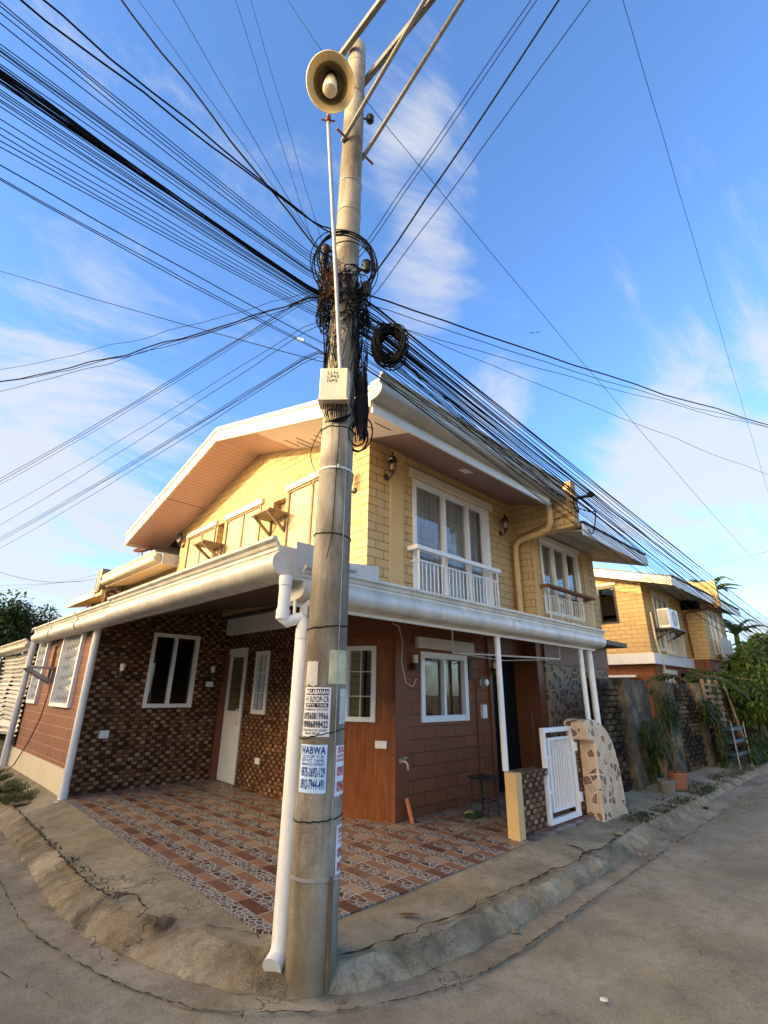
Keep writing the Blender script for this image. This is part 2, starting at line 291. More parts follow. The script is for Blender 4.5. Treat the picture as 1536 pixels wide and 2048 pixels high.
M['blindw'] = m_sheet('bamboo_stripe_blind', (.34, .24, .11), 9, 2)
M['curtain'] = plain('grey_curtain', (.62, .59, .54), .9, .1, var=.35, vs_=4, stretch=(7, 7, .15))
M['curtain_brown'] = plain('brown_curtain', (.17, .11, .06), .9, .1, var=.35, vs_=4, stretch=(7, 7, .15))
M['dark'] = plain('dark_interior', (.012, .011, .01), .9, .1)  # near-black colour stands in for unlit rooms and slots
M['black'] = plain('black_rubber', (.015, .015, .017), .5, .4)
M['cable'] = plain('black_cable', (.012, .012, .014), .85, .05)
M['blackmetal'] = plain('dark_bronze_metal', (.035, .02, .014), .4, .5)
M['iron'] = plain('grey_galvanised_steel', (.36, .35, .33), .45, .4, metal=.4, var=.2)
M['angle'] = plain('weathered_steel_angle', (.20, .185, .16), .6, .3, var=.25)
M['shelf'] = plain('weathered_grey_timber', (.26, .19, .11), .8, .2, var=.3)
M['lampshade'] = plain('aged_enamel_shade', (.78, .62, .33), .4, .4, var=.08, vs_=8)
M['reflector'] = plain('dull_reflector', (.40, .32, .17), .35, .5, metal=.3, var=.25, vs_=10)
M['bulb'] = plain('frosted_lamp', (.80, .69, .47), .3, .5, var=.05)
M['box'] = plain('beige_enclosure', (.62, .52, .37), .5, .35, var=.1, vs_=5)
M['paper'] = plain('white_paper', (.72, .71, .70), .7, .2, var=.06)
M['paper_blue'] = plain('pale_blue_paper', (.52, .68, .85), .7, .2, var=.2, vs_=5)
M['paper_yellow'] = plain('yellowed_paper', (.55, .51, .30), .7, .2, var=.25, vs_=9)
M['paper_torn'] = plain('torn_white_paper', (.52, .51, .47), .8, .1, var=.15, vs_=20)
M['ink'] = plain('black_ink', (.012, .012, .016), .6, .2)
M['ink_blue'] = plain('blue_ink', (.010, .035, .19), .6, .2)
M['ink_red'] = plain('red_ink', (.42, .035, .03), .6, .2)
M['terracotta'] = plain('terracotta', (.24, .10, .055), .7, .3, var=.15)
M['greypot'] = plain('grey_plastic_pot', (.13, .14, .12), .6, .3)
M['bark'] = plain('bark', (.14, .10, .065), .9, .1, var=.3, vs_=9, bump=.4)
M['blueplastic'] = plain('blue_plastic', (.02, .05, .08), .4, .4)
M['purple'] = plain('purple_cloth', (.16, .12, .24), .8, .2, var=.4, vs_=14)
M['orange'] = plain('orange_pvc', (.5, .17, .06), .5, .3)
M['hose'] = plain('green_hose', (.03, .055, .02), .5, .3)
M['hosey'] = plain('yellow_hose', (.40, .36, .12), .5, .3)
M['rust'] = plain('rusty_steel', (.20, .08, .04), .8, .2, var=.3)
M['amber_backing'] = plain('amber_curtain', (.75, .42, .12), .6, .3)  # even amber colour of one window's curtain
M['whiteblind'] = plain('white_slatted_sheet', (.68, .66, .62), .55, .3, var=.07)
def m_glass(name, tint, refl=.9):
    t = NT(name); nt = t.nt; nt.nodes.remove(t.b)
    fr = t.n('ShaderNodeFresnel'); fr.inputs[0].default_value = 1.6
    tr = t.n('ShaderNodeBsdfTransparent'); tr.inputs[0].default_value = tint+(1,)
    gl = t.n('ShaderNodeBsdfGlossy'); gl.inputs['Roughness'].default_value = .02; gl.inputs[0].default_value = (refl, refl, refl, 1)
    bp = t.n('ShaderNodeBump'); bp.inputs['Strength'].default_value = .04; bp.inputs['Distance'].default_value = .01; t.l(t.noise(2.2, 2), bp.inputs['Height']); t.l(bp.outputs[0], gl.inputs['Normal'])
    mx = t.n('ShaderNodeMixShader'); t.l(t.math('MULTIPLY', t.rng(fr.outputs[0], 0, 1, .04, 1), t.math('SUBTRACT', 1.0, t.n('ShaderNodeNewGeometry').outputs['Backfacing'])), mx.inputs[0]); t.l(tr.outputs[0], mx.inputs[1]); t.l(gl.outputs[0], mx.inputs[2]); t.l(mx.outputs[0], t.out.inputs[0])
    return t.m
M['glass'] = m_glass('window_glass', (.82, .84, .84)); M['glass_dark'] = m_glass('dark_window_glass', (.16, .16, .17), .8)
def m_leaf(name, a, b, tr=.35):
    t = NT(name); rnd = t.n('ShaderNodeNewGeometry').outputs['Random Per Island']
    c = t.mix(rnd, a, b); c = t.mix(t.rng(t.noise(1.3, 3), .35, .65, 0, .5), c, tuple(x*.6 for x in a))
    m = t.fin(c, .5, .3); d = t.n('ShaderNodeBsdfTranslucent'); t.l(c, d.inputs[0])
    mx = t.n('ShaderNodeMixShader'); mx.inputs[0].default_value = tr; t.l(t.b.outputs[0], mx.inputs[1]); t.l(d.outputs[0], mx.inputs[2]); t.l(mx.outputs[0], t.out.inputs[0])
    return m
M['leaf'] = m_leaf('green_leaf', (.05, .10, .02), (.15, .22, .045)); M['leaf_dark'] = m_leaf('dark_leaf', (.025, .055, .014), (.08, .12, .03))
M['leaf_bright'] = m_leaf('bright_leaf', (.09, .16, .03), (.22, .27, .06)); M['grass'] = m_leaf('grass_blade', (.05, .085, .02), (.16, .17, .055))  # brighter green stands in for sunlit crowns, also banana leaf colour
M['weed'] = m_leaf('weed_blade', (.045, .055, .02), (.10, .10, .04))
M['leaf_dry'] = m_leaf('dry_leaf', (.10, .055, .02), (.20, .11, .045), .1)
# ---------------------------------------------------------------- mesh helpers
COL = scn.collection; OFF = {}
class MB:
    def __init__(s): s.v = []; s.f = []
    def box(s, x0, x1, y0, y1, z0, z1):
        b = len(s.v)
        s.v += [(x0, y0, z0), (x1, y0, z0), (x1, y1, z0), (x0, y1, z0), (x0, y0, z1), (x1, y0, z1), (x1, y1, z1), (x0, y1, z1)]
        s.f += [tuple(b+i for i in q) for q in ((0, 3, 2, 1), (4, 5, 6, 7), (0, 1, 5, 4), (1, 2, 6, 5), (2, 3, 7, 6), (3, 0, 4, 7))]; return s
    def hexa(s, p):
        b = len(s.v); s.v += [tuple(q) for q in p]
        s.f += [tuple(b+i for i in q) for q in ((0, 3, 2, 1), (4, 5, 6, 7), (0, 1, 5, 4), (1, 2, 6, 5), (2, 3, 7, 6), (3, 0, 4, 7))]; return s
    def prism(s, poly, vec):
        b = len(s.v); n = len(poly); vec = Vector(vec)
        s.v += [tuple(p) for p in poly]+[tuple(Vector(p)+vec) for p in poly]
        s.f += [tuple(b+i for i in range(n))[::-1], tuple(b+n+i for i in range(n))]
        s.f += [(b+i, b+(i+1) % n, b+n+(i+1) % n, b+n+i) for i in range(n)]; return s
    def tube(s, pts, r, sides=8, cap=True, close=False):
        pts = [Vector(p) for p in pts]; n = len(pts); b = len(s.v); rs = r if isinstance(r, (list, tuple)) else [r]*n
        up = None
        for i, p in enumerate(pts):
            if close: d = pts[(i+1) % n]-pts[i-1]
            else: d = pts[min(i+1, n-1)]-pts[max(i-1, 0)]
            d.normalize()
            if up is None: up = Vector((0, 0, 1)) if abs(d.z) < .9 else Vector((1, 0, 0)); up = (up-d*up.dot(d)).normalized()
            else:
                up = up-d*up.dot(d)
                up = up.normalized() if up.length > 1e-6 else d.orthogonal().normalized()
            w = d.cross(up)
            for k in range(sides):
                a = 2*math.pi*k/sides; s.v.append(tuple(p+(up*math.cos(a)+w*math.sin(a))*rs[i]))
        m = n if close else n-1
        for i in range(m):
            j = (i+1) % n
            for k in range(sides):
                k2 = (k+1) % sides; s.f.append((b+i*sides+k, b+i*sides+k2, b+j*sides+k2, b+j*sides+k))
        if cap and not close:
            s.f.append(tuple(b+k for k in range(sides))[::-1]); s.f.append(tuple(b+(n-1)*sides+k for k in range(sides)))
        return s
    def lathe(s, prof, c, axis=(0, 0, 1), sides=24):
        ax = Vector(axis).normalized(); u = ax.orthogonal().normalized(); w = ax.cross(u); c = Vector(c); b = len(s.v)
        for (r, h) in prof:
            for k in range(sides):
                a = 2*math.pi*k/sides; s.v.append(tuple(c+ax*h+(u*math.cos(a)+w*math.sin(a))*max(r, 1e-4)))
        for i in range(len(prof)-1):
            for k in range(sides):
                k2 = (k+1) % sides; s.f.append((b+i*sides+k, b+i*sides+k2, b+(i+1)*sides+k2, b+(i+1)*sides+k))
        return s
    def grid(s, rows):
        b = len(s.v); m = len(rows[0])
        for r in rows: s.v += [tuple(p) for p in r]
        for i in range(len(rows)-1):
            for j in range(m-1): s.f.append((b+i*m+j, b+i*m+j+1, b+(i+1)*m+j+1, b+(i+1)*m+j))
        return s
    def build(s, name, mat, parent=None, smooth=False, bevel=0, loc=None):
        me = bpy.data.meshes.new(name); o = bpy.data.objects.new(name, me)
        if parent is not None: off = OFF[parent.name]
        elif loc is not None: off = Vector(loc)
        else:
            xs = [v[0] for v in s.v]; ys = [v[1] for v in s.v]; off = Vector(((min(xs)+max(xs))/2, (min(ys)+max(ys))/2, min(v[2] for v in s.v)))
        me.from_pydata([tuple(Vector(v)-off) for v in s.v], [], s.f); me.validate(); me.update()
        bm = bmesh.new(); bm.from_mesh(me); bmesh.ops.recalc_face_normals(bm, faces=bm.faces)
        if smooth:
            for f in bm.faces: f.smooth = True
            for e in bm.edges:
                if len(e.link_faces) == 2 and e.calc_face_angle(0) > .7: e.smooth = False
        bm.to_mesh(me); bm.free()
        me.materials.append(M[mat] if isinstance(mat, str) else mat)
        if bevel:
            mod = o.modifiers.new('bevel', 'BEVEL'); mod.width = bevel; mod.segments = 2; mod.limit_method = 'ANGLE'
        COL.objects.link(o)
        if parent is not None: o.parent = parent
        else: o.location = off
        OFF[o.name] = off; return o
def tag(o, label=None, cat=None, group=None, kind=None):
    for k, v in (('label', label), ('category', cat), ('group', group), ('kind', kind)):
        if v: o[k] = v
    return o
def thing(name, label, cat, loc, group=None):
    o = bpy.data.objects.new(name, None); COL.objects.link(o); o.location = loc; o.empty_display_size = .2; OFF[o.name] = Vector(loc)
    return tag(o, label, cat, group)
class Pl:
    """wall plane: maps (s along, d outward, z)"""
    def __init__(s, axis, c): s.axis = axis; s.c = c
    def box(s, mb, s0, s1, z0, z1, d0, d1):
        if s.axis == 'x': mb.box(s.c-d1, s.c-d0, s0, s1, z0, z1)
        else: mb.box(s0, s1, s.c-d1, s.c-d0, z0, z1)
        return mb
    def p(s, a, z, d=0): return (s.c-d, a, z) if s.axis == 'x' else (a, s.c-d, z)
def wall(pl, s0, s1, z0, z1, holes, th, mb=None):
    mb = mb or MB(); S = sorted({s0, s1, *[h[0] for h in holes], *[h[1] for h in holes]}); Z = sorted({z0, z1, *[h[2] for h in holes], *[h[3] for h in holes]})
    for i in range(len(S)-1):
        for j in range(len(Z)-1):
            a, b = (S[i]+S[i+1])/2, (Z[j]+Z[j+1])/2
            if any(h[0] < a < h[1] and h[2] < b < h[3] for h in holes): continue
            pl.box(mb, S[i], S[i+1], Z[j], Z[j+1], -th, 0)
    return mb
def frame(pl, s0, s1, z0, z1, w, d0, d1, mb=None):
    mb = mb or MB(); pl.box(mb, s0, s0+w, z0, z1, d0, d1); pl.box(mb, s1-w, s1, z0, z1, d0, d1)
    pl.box(mb, s0+w, s1-w, z0, z0+w, d0, d1-.002); pl.box(mb, s0+w, s1-w, z1-w, z1, d0, d1-.002); return mb
def window(parent, pl, s0, s1, z0, z1, w=.06, divs=(), rows=(), mat='white2', glass='glass', back='curtain', d=-.06, backd=-.25, proud=.02, mull=.045, backm=None, label=None):
    """frame (window) with pane and curtain, or a black sheet for an unlit room, as sub-parts"""
    mb = frame(pl, s0, s1, z0, z1, w, d, proud)
    for q in divs: pl.box(mb, q-mull/2, q+mull/2, z0+w, z1-w, d, proud-.006)
    for q in rows: pl.box(mb, s0+w, s1-w, q-.008, q+.008, d+.01, proud-.012)
    f = mb.build('window', mat, parent)
    if label: f['label'] = label
    pl.box(MB(), s0+w*.5, s1-w*.5, z0+w*.5, z1-w*.5, d+.015, d+.021).build('pane', glass, f)
    if back:
        n = 60; r = [[pl.p(s0+(s1-s0)*i/n, z, backd+.025*math.sin(i*1.9)+.012*math.sin(i*.7)) for i in range(n+1)] for z in (z0, z1)]
        MB().grid(r).build('curtain', back, f)  # in the dark material this is a black sheet painting the unlit room
    return f
def gutter_mb(path, prof, mb=None):
    """profile [(out,z)...] swept along a 2D path [(x,y),...] with outward normal on the right of travel"""
    mb = mb or MB(); rows = []
    n = len(path)
    for i, (x, y) in enumerate(path):
        def nr(a, b):
            dx, dy = b[0]-a[0], b[1]-a[1]; l = math.hypot(dx, dy); return Vector((dy/l, -dx/l))
        if i == 0: m = nr(path[0], path[1])
        elif i == n-1: m = nr(path[-2], path[-1])
        else:
            a = nr(path[i-1], path[i]); b = nr(path[i], path[i+1]); m = (a+b).normalized(); m = m/m.dot(a)
        rows.append([(x+m.x*o, y+m.y*o, z) for o, z in prof])
    mb.grid(rows); b0 = len(mb.v); k = len(prof)
    mb.f.append(tuple(b0-len(rows)*k+j for j in range(k))); mb.f.append(tuple(b0-k+j for j in range(k))[::-1]); return mb
def ogee(zb, zt, w, inner=0):
    """closed classic gutter section, outer lip high"""
    h = zt-zb; o = w
    pts = [(inner, zb), (inner+.22*o, zb), (inner+.24*o, zb+.02*h), (inner+.50*o, zb+.03*h), (inner+.72*o, zb+.08*h), (inner+.86*o, zb+.17*h), (inner+.93*o, zb+.28*h), (inner+.94*o, zb+.38*h), (inner+.90*o, zb+.48*h), (inner+.80*o, zb+.57*h),
           (inner+.72*o, zb+.62*h), (inner+.72*o, zb+.65*h), (inner+.77*o, zb+.66*h), (inner+.77*o, zb+.72*h), (inner+.73*o, zb+.73*h), (inner+.73*o, zb+.76*h), (inner+.80*o, zb+.78*h), (inner+.84*o, zb+.84*h), (inner+.84*o, zb+.865*h), (inner+.90*o, zb+.88*h), (inner+.99*o, zb+.92*h), (inner+1.0*o, zt), (inner+.85*o, zt), (inner+.68*o, zb+.80*h), (inner, zb+.80*h)]
    return pts
# ================================================================ ground
def catmull(pts, n):
    out = []; P_ = [Vector(p) for p in pts]
    for i in range(len(P_)-1):
        p0, p1, p2, p3 = P_[max(i-1, 0)], P_[i], P_[i+1], P_[min(i+2, len(P_)-1)]
        m = n if not isinstance(n, list) else n[i]
        for k in range(m):
            t = k/m; out.append(.5*((2*p1)+(p2-p0)*t+(2*p0-5*p1+4*p2-p3)*t*t+(3*p1-p0-3*p2+p3)*t**3))
    out.append(P_[-1]); return out
def hsh(x, y, s=1.0):
    from mathutils import noise
    return noise.noise(Vector((x*s, y*s, 3.3)))
def sheet(name, x0, x1, y0, y1, step, mat, f, kind='structure'):
    xs = []; x = x0
    nx = max(2, int((x1-x0)/step)); ny = max(2, int((y1-y0)/step))
    rows = [[(x0+(x1-x0)*i/nx, y0+(y1-y0)*j/ny, f(x0+(x1-x0)*i/nx, y0+(y1-y0)*j/ny)) for i in range(nx+1)] for j in range(ny+1)]
    o = MB().grid(rows).build(name, mat, smooth=True); o['kind'] = kind; return o
gr_ = MB().grid([[(-300, -300, -.03), (300, -300, -.03)], [(-300, 300, -.03), (300, 300, -.03)]]).build('ground', 'dirt'); gr_['kind'] = 'structure'
sheet('road', -9, 45, -14, 45, .5, 'road', lambda x, y: .006*hsh(x, y, .8))
def fz(x, y): return .14+.014*max(0, min(6, y-3))+.008*max(0, min(6, x-2))
FT = [(1.60, 40), (1.50, 16), (1.46, 9.5), (1.45, 7.7), (1.41, 6.2), (1.36, 4.9), (1.42, 4.2), (1.52, 3.75), (1.64, 3.35), (1.80, 2.98), (2.0, 2.70), (2.25, 2.53), (2.58, 2.44), (2.92, 2.38), (3.4, 2.34), (4.55, 2.36), (6.66, 2.46), (9, 2.57), (12.9, 2.68), (45, 3.0)]
TP = [(1.85, 40), (1.78, 16), (1.70, 9.5), (1.66, 7.8), (1.61, 6.2), (1.58, 4.95), (1.62, 4.3), (1.74, 3.9), (1.86, 3.5), (1.98, 3.10), (2.09, 2.84), (2.32, 2.62), (2.61, 2.53), (2.94, 2.50), (3.42, 2.47), (4.55, 2.47), (6.66, 2.60), (9, 2.75), (12.9, 2.86), (45, 3.2)]
IN = [(2.4, 40), (2.4, 16), (2.4, 9.5), (2.4, 7.8), (2.4, 6.2), (2.4, 4.95), (2.4, 4.4), (2.4, 4.0), (2.4, 3.7), (2.4, 3.45), (2.45, 3.4), (2.6, 3.4), (2.75, 3.4), (3.0, 3.4), (3.45, 3.4), (4.55, 3.6), (6.66, 4.3), (9, 4.3), (12.9, 4.3), (45, 4.3)]
SM = [(x-.28 if i < 7 else x-.2, y-(0 if i < 9 else .1)) for i, (x, y) in enumerate(FT)]
NS = [30, 20, 22, 22, 22, 14, 12, 12, 12, 12, 12, 12, 12, 14, 34, 50, 36, 30, 40]
F_, T_, I_ = (catmull([(x, y, 0) for x, y in q], NS) for q in (FT, TP, IN))
seam_pts = [(1.30, 40), (1.22, 16), (1.2, 9.5), (1.2, 7.7), (1.17, 5.9), (1.15, 4.75), (1.24, 4.1), (1.35, 3.6), (1.48, 3.22), (1.62, 2.93), (1.86, 2.68), (2.15, 2.44), (2.5, 2.28), (2.8, 2.19), (3.3, 2.15), (4.5, 2.19), (6.6, 2.25), (9, 2.30), (12.9, 2.40), (45, 2.7)]
S_ = catmull([(x, y, 0) for x, y in seam_pts], NS)
def ragged(f, t, k, i):
    p = f.lerp(t, k); return p
rows = [[] for _ in range(9)]
for i, (f, t, n_) in enumerate(zip(F_, T_, I_)):
    for j, (k, z) in enumerate(((0, -.01), (.0, .015), (.25, .055), (.55, .088), (.85, .112), (1, .122))):
        p = f.lerp(t, k); q = hsh(p.x, p.y, 4.5)*.026+hsh(p.x+k*3, p.y, 16)*.022; d = (t-f).normalized()*q*(1 if j else .3)
        rows[j].append((p.x+d.x, p.y+d.y, z+(0 if j == 0 else hsh(p.x+7, p.y+k, 11)*.018)))
    p = t.lerp(n_, .12); rows[6].append((p.x, p.y, .128+hsh(p.x, p.y, 3)*.006)); p = t.lerp(n_, .52 if i < 140 else .42); rows[7].append((p.x, p.y, fz(p.x, p.y)-.001)); p = n_; rows[8].append((p.x, p.y, fz(p.x, p.y)-.03))
MB().grid(rows[:6]).build('kerb', 'curb', smooth=True)['kind'] = 'structure'
MB().grid([[(x, y, z+.0) for x, y, z in rows[5]], rows[6], rows[7], rows[8]]).build('sidewalk', 'walk', smooth=True)['kind'] = 'structure'
r0 = []; r1 = []; r2_ = []
for s_, f in zip(S_, F_):
    j = hsh(s_.x, s_.y, 5)*.03; d = (f-s_).normalized(); r0.append((s_.x-d.x*(j), s_.y-d.y*j, .013)); p = s_.lerp(f, .6); r1.append((p.x, p.y, .010)); r2_.append((f.x+d.x*.03, f.y+d.y*.03, .010))
MB().grid([[(x, y, -.02) for x, y, z in r0], r0, r1, r2_]).build('gutter_pan', 'pan', smooth=True)['kind'] = 'structure'
def crack(name, pts, w, z, jag=.02, kind='structure', mat='crack', step=.05, seed=1):
    rnd = random.Random(seed); P_ = []
    for a, b in zip(pts, pts[1:]):
        L_ = math.dist(a[:2], b[:2]); n = max(1, int(L_/step))
        for k in range(n): t = k/n; P_.append((a[0]+(b[0]-a[0])*t+rnd.uniform(-jag, jag), a[1]+(b[1]-a[1])*t+rnd.uniform(-jag, jag)))
    P_.append(pts[-1][:2]); A = []; B = []
    for i, p in enumerate(P_):
        q = P_[min(i+1, len(P_)-1)]; o_ = P_[max(i-1, 0)]; d = Vector((q[0]-o_[0], q[1]-o_[1])); d = d.normalized() if d.length else Vector((1, 0)); ww = w*max(.25 if w > .012 else .04, rnd.uniform(-.3, 1.2))*.5
        zz = z(p[0], p[1]) if callable(z) else z
        A.append((p[0]-d.y*ww, p[1]+d.x*ww, zz)); B.append((p[0]+d.y*ww, p[1]-d.x*ww, zz))
    return MB().grid([A, B]).build(name, mat)
c = crack('seam_crack', [(p.x, p.y) for p in S_], .010, .0165, .010, step=.04); c['kind'] = 'structure'
for k, (pts, w_) in enumerate((
    ([(2.23, 2.66), (2.33, 2.64), (2.40, 2.60), (2.50, 2.61), (2.57, 2.60), (2.62, 2.57), (2.74, 2.57), (2.80, 2.55), (2.91, 2.60), (3.03, 2.54), (3.19, 2.52), (3.38, 2.52), (3.51, 2.58), (3.65, 2.53), (3.89, 2.53), (4.17, 2.51), (4.48, 2.54), (4.69, 2.50), (4.95, 2.49), (5.17, 2.55), (5.34, 2.54), (5.47, 2.50), (5.73, 2.53), (6.14, 2.58), (6.45, 2.60)], .03),
    ([(5.17, 2.5), (5.31, 2.63), (5.34, 2.78), (5.44, 2.98), (5.58, 3.17)], .035), ([(1.6, 4.55), (1.75, 4.35), (1.72, 4.1)], .02), ([(1.38, 4.9), (1.5, 4.93), (1.62, 4.97)], .015),
    ([(1.62, 3.95), (1.72, 4.05)], .03), ([(1.44, 6.3), (1.55, 6.33), (1.66, 6.4)], .02), ([(1.9, 3.55), (2.0, 3.35), (2.06, 3.2), (2.02, 3.05)], .012))):
    crack('sidewalk_crack', pts, w_, lambda x, y: .142 if y < 4 and x > 2 else .138, .012, seed=k+3)['kind'] = 'structure'
crack('road_crack', [(.2, 5.6), (.5, 5.0), (.75, 4.6), (.95, 4.0), (1.1, 3.5)], .01, .012, .03)['kind'] = 'structure'
crack('dirt_line', [(1.64, 9), (1.62, 7.8), (1.58, 6.2), (1.55, 5.0), (1.58, 4.4)], .03, .148, .015, seed=21)['kind'] = 'structure'
# patio slab: sloping tiled sheet
rr = []
for j in range(25):
    y = 3.0+5.14*j/24; rr.append([(x, y, fz(x, y)+.004+.0) for x in [2.06+.02+(7.6-2.08)*i/26 for i in range(27)]])
rr[0] = [(max(x, 2.22), 3.02+.0, z) for x, y, z in rr[0]]
pf = MB().grid([[(x, y, z-.06) for x, y, z in rr[0]]]+rr); pf.grid([[ (r[0][0], r[0][1], r[0][2]-.06) for r in rr], [r[0] for r in rr]])
pf.build('patio_floor', 'floor')['kind'] = 'structure'
# grass verges
def grass(name, regions, n, h, seed, mat='grass', zf=lambda x, y: .05):
    rnd = random.Random(seed); mb = MB()
    for _ in range(n):
        x0, x1, y0, y1 = rnd.choice(regions); x = rnd.uniform(x0, x1); y = rnd.uniform(y0, y1)
        if hsh(x*2, y*2, 1.1) < -.15: continue
        a = rnd.uniform(0, 6.28); hh = h*rnd.uniform(.4, 1.3); w_ = .006+.004*rnd.random(); z = zf(x, y); l = hh*rnd.uniform(.2, .8)
        dx, dy = math.cos(a), math.sin(a); b = len(mb.v)
        mb.v += [(x-dy*w_, y+dx*w_, z), (x+dy*w_, y-dx*w_, z), (x+dx*l*.4+dy*w_*.7, y+dy*l*.4-dx*w_*.7, z+hh*.6), (x+dx*l*.4-dy*w_*.7, y+dy*l*.4+dx*w_*.7, z+hh*.6), (x+dx*l, y+dy*l, z+hh)]
        mb.f += [(b, b+1, b+2, b+3), (b+3, b+2, b+4)]
    o = mb.build(name, mat); o['kind'] = 'stuff'; return o
sheet('verge_soil', 1.62, 2.12, 8.35, 30, .25, 'dirt', lambda x, y: .15+.02*hsh(x, y, 3))
sheet('yard_soil', 1.75, 12, 12.1, 40, 1, 'dirt', lambda x, y: .14+.02*hsh(x, y, 1))
tag(grass('grass', [(1.55, 2.1, 8.5, 12), (1.5, 2.1, 8.7, 12), (1.4, 2.3, 12, 18), (1.6, 5, 18, 26)], 15000, .07, 5, zf=lambda x, y: .14), 'patch of short green grass beside the brown block wall', 'grass')
tag(grass('grass', [(6.9, 10.5, 2.62, 2.85), (9.5, 14, 2.7, 3.1), (8.2, 12, 2.9, 3.15), (12, 16, 2.8, 3.3), (6.8, 7.8, 2.7, 3.3)], 5200, .035, 6, zf=lambda x, y: .115, mat='weed'), 'low weeds along the kerb in front of the concrete fence', 'weeds')
tag(grass('grass', [(5.25, 5.5, 2.8, 3.05), (5.4, 5.6, 3.0, 3.14), (1.60, 1.68, 4.3, 5.6), (1.63, 1.70, 5.5, 8)], 380, .02, 8, zf=lambda x, y: .12, mat='leaf_dark'), 'tiny weeds growing in the sidewalk cracks', 'weeds')
# ================================================================ corner house
CH = thing('corner_house', 'yellow two storey corner house with brown ground floor, white gutters and open tiled patio', 'house', (4.0, 4.4, .15))
GX = Pl('x', 4.0); FY = Pl('y', 4.4)
gw = [(8.80, 10.05, 3.45, 4.58), (7.12, 8.36, 3.45, 4.58), (5.02, 6.30, 3.40, 4.58)]       # shuttered windows in the gable
ac = [(8.47, 8.74, 4.12, 4.58), (6.38, 6.76, 4.18, 4.52)]
mb = wall(GX, 4.4, 10.45, 2.75, 4.76, gw+ac, .16)
mb.prism([(4.0, 4.4, 4.76), (4.0, 10.45, 4.76), (4.0, 10.45, 4.842), (4.0, 7.46, 5.65), (4.0, 4.4, 4.823)], (.16, 0, 0))
win1 = (4.86, 6.78, 2.80, 4.50)
wall(FY, 4.16, 7.54, 2.45, 4.83, [win1], .16, mb)
mb.build('upper_wall', 'yellow', CH)
m2 = MB(); m2.box(4.40, 4.66, 4.385, 4.4, 2.6, 4.81); m2.build('flat_pilaster', 'yellow_plain', CH)
# ground floor walls
fw = (4.98, 5.98, 1.2, 2.06)
mb = wall(FY, 4.50, 6.50, .1, 2.60, [fw], .15); mb.build('front_wall', 'brown', CH)
MB().box(6.50, 6.58, 4.37, 4.55, .1, 2.5).build('door_jamb', 'brown_plain', CH)
MB().box(6.5, 7.54, 4.55, 4.6, .1, 2.7).build('doorway', 'dark', CH)  # near-black sheet paints the unlit room beyond the opening
MB().box(6.58, 7.54, 4.38, 4.5, 2.1, 2.6).build('door_header', 'brown_plain', CH)
MB().box(7.50, 7.70, 4.12, 4.6, .1, 2.7).build('party_wall_base', 'brown_plain', CH)
DX = Pl('x', 4.2)
mb = wall(DX, 5.05, 8.1, .1, 2.95, [(7.43, 8.11, .1, 2.22), (6.76, 7.15, 1.22, 2.13)], .15); mb.build('door_wall', 'clad', CH)
mb = wall(Pl('y', 8.1), 2.112, 4.35, .1, 2.95, [(2.91, 3.66, 1.29, 2.385)], .12); mb.build('tiled_wall', 'clad2', CH)
# chamfered timber corner, 45 degrees between the two walls
ca = Vector((4.2, 5.0, 0)); cb2 = Vector((4.50, 4.45, 0)); cd = (cb2-ca).normalized(); cn = Vector((cd.y, -cd.x, 0)); cn = cn if cn.dot(Vector((-1, -1, 0))) > 0 else -cn
def cbox(mb, s0, s1, z0, z1, d0, d1):
    p = [ca+cd*s+cn*d for s, d in ((s0, d0), (s1, d0), (s1, d1), (s0, d1))]
    return mb.hexa([(q.x, q.y, z0) for q in p]+[(q.x, q.y, z1) for q in p])
CL = (cb2-ca).length
mb = MB(); cbox(mb, 0, .02, .1, 2.75, -.1, 0); cbox(mb, .02, CL, .1, 1.2, -.1, 0); cbox(mb, .42, CL, 1.2, 2.1, -.1, 0); cbox(mb, .02, CL, 2.1, 2.2, -.1, 0); mb.build('timber_panel', 'wood', CH)
mb = MB(); cbox(mb, .02, CL, 2.2, 2.75, -.1, .004); mb.build('panel_header', 'brown_plain', CH)
mb = MB(); cbox(mb, CL-.03, CL+.02, .1, 2.6, -.1, .012); mb.box(4.50, 4.72, 4.375, 4.4, .1, 2.6); mb.build('corner_trim', 'brown_plain', CH)
mb = MB(); w0, w1, za, zb = .02, .43, 1.21, 2.1
for a in ((w0, w0+.055, za, zb), (w1-.055, w1, za, zb), (w0+.055, w1-.055, za, za+.055), (w0+.055, w1-.055, zb-.055, zb)): cbox(mb, *a, -.05, .025)
f = mb.build('window', 'white2', CH); f['label'] = 'narrow white casement window with a grid, set in the varnished timber panel'
mb = MB(); cbox(mb, (w0+w1)/2-.006, (w0+w1)/2+.006, za+.05, zb-.05, -.02, -.008)
for z in (1.5, 1.79): cbox(mb, w0+.05, w1-.05, z-.006, z+.006, -.02, -.007)
mb.build('glazing_bar', 'cream', f); mb = MB(); cbox(mb, w0+.03, w1-.03, za+.03, zb-.03, -.03, -.026); mb.build('pane', 'glass', f)
mb = MB(); cbox(mb, w0+.03, w1-.03, za+.03, zb-.03, -.09, -.08); mb.build('blind', 'blind', f)
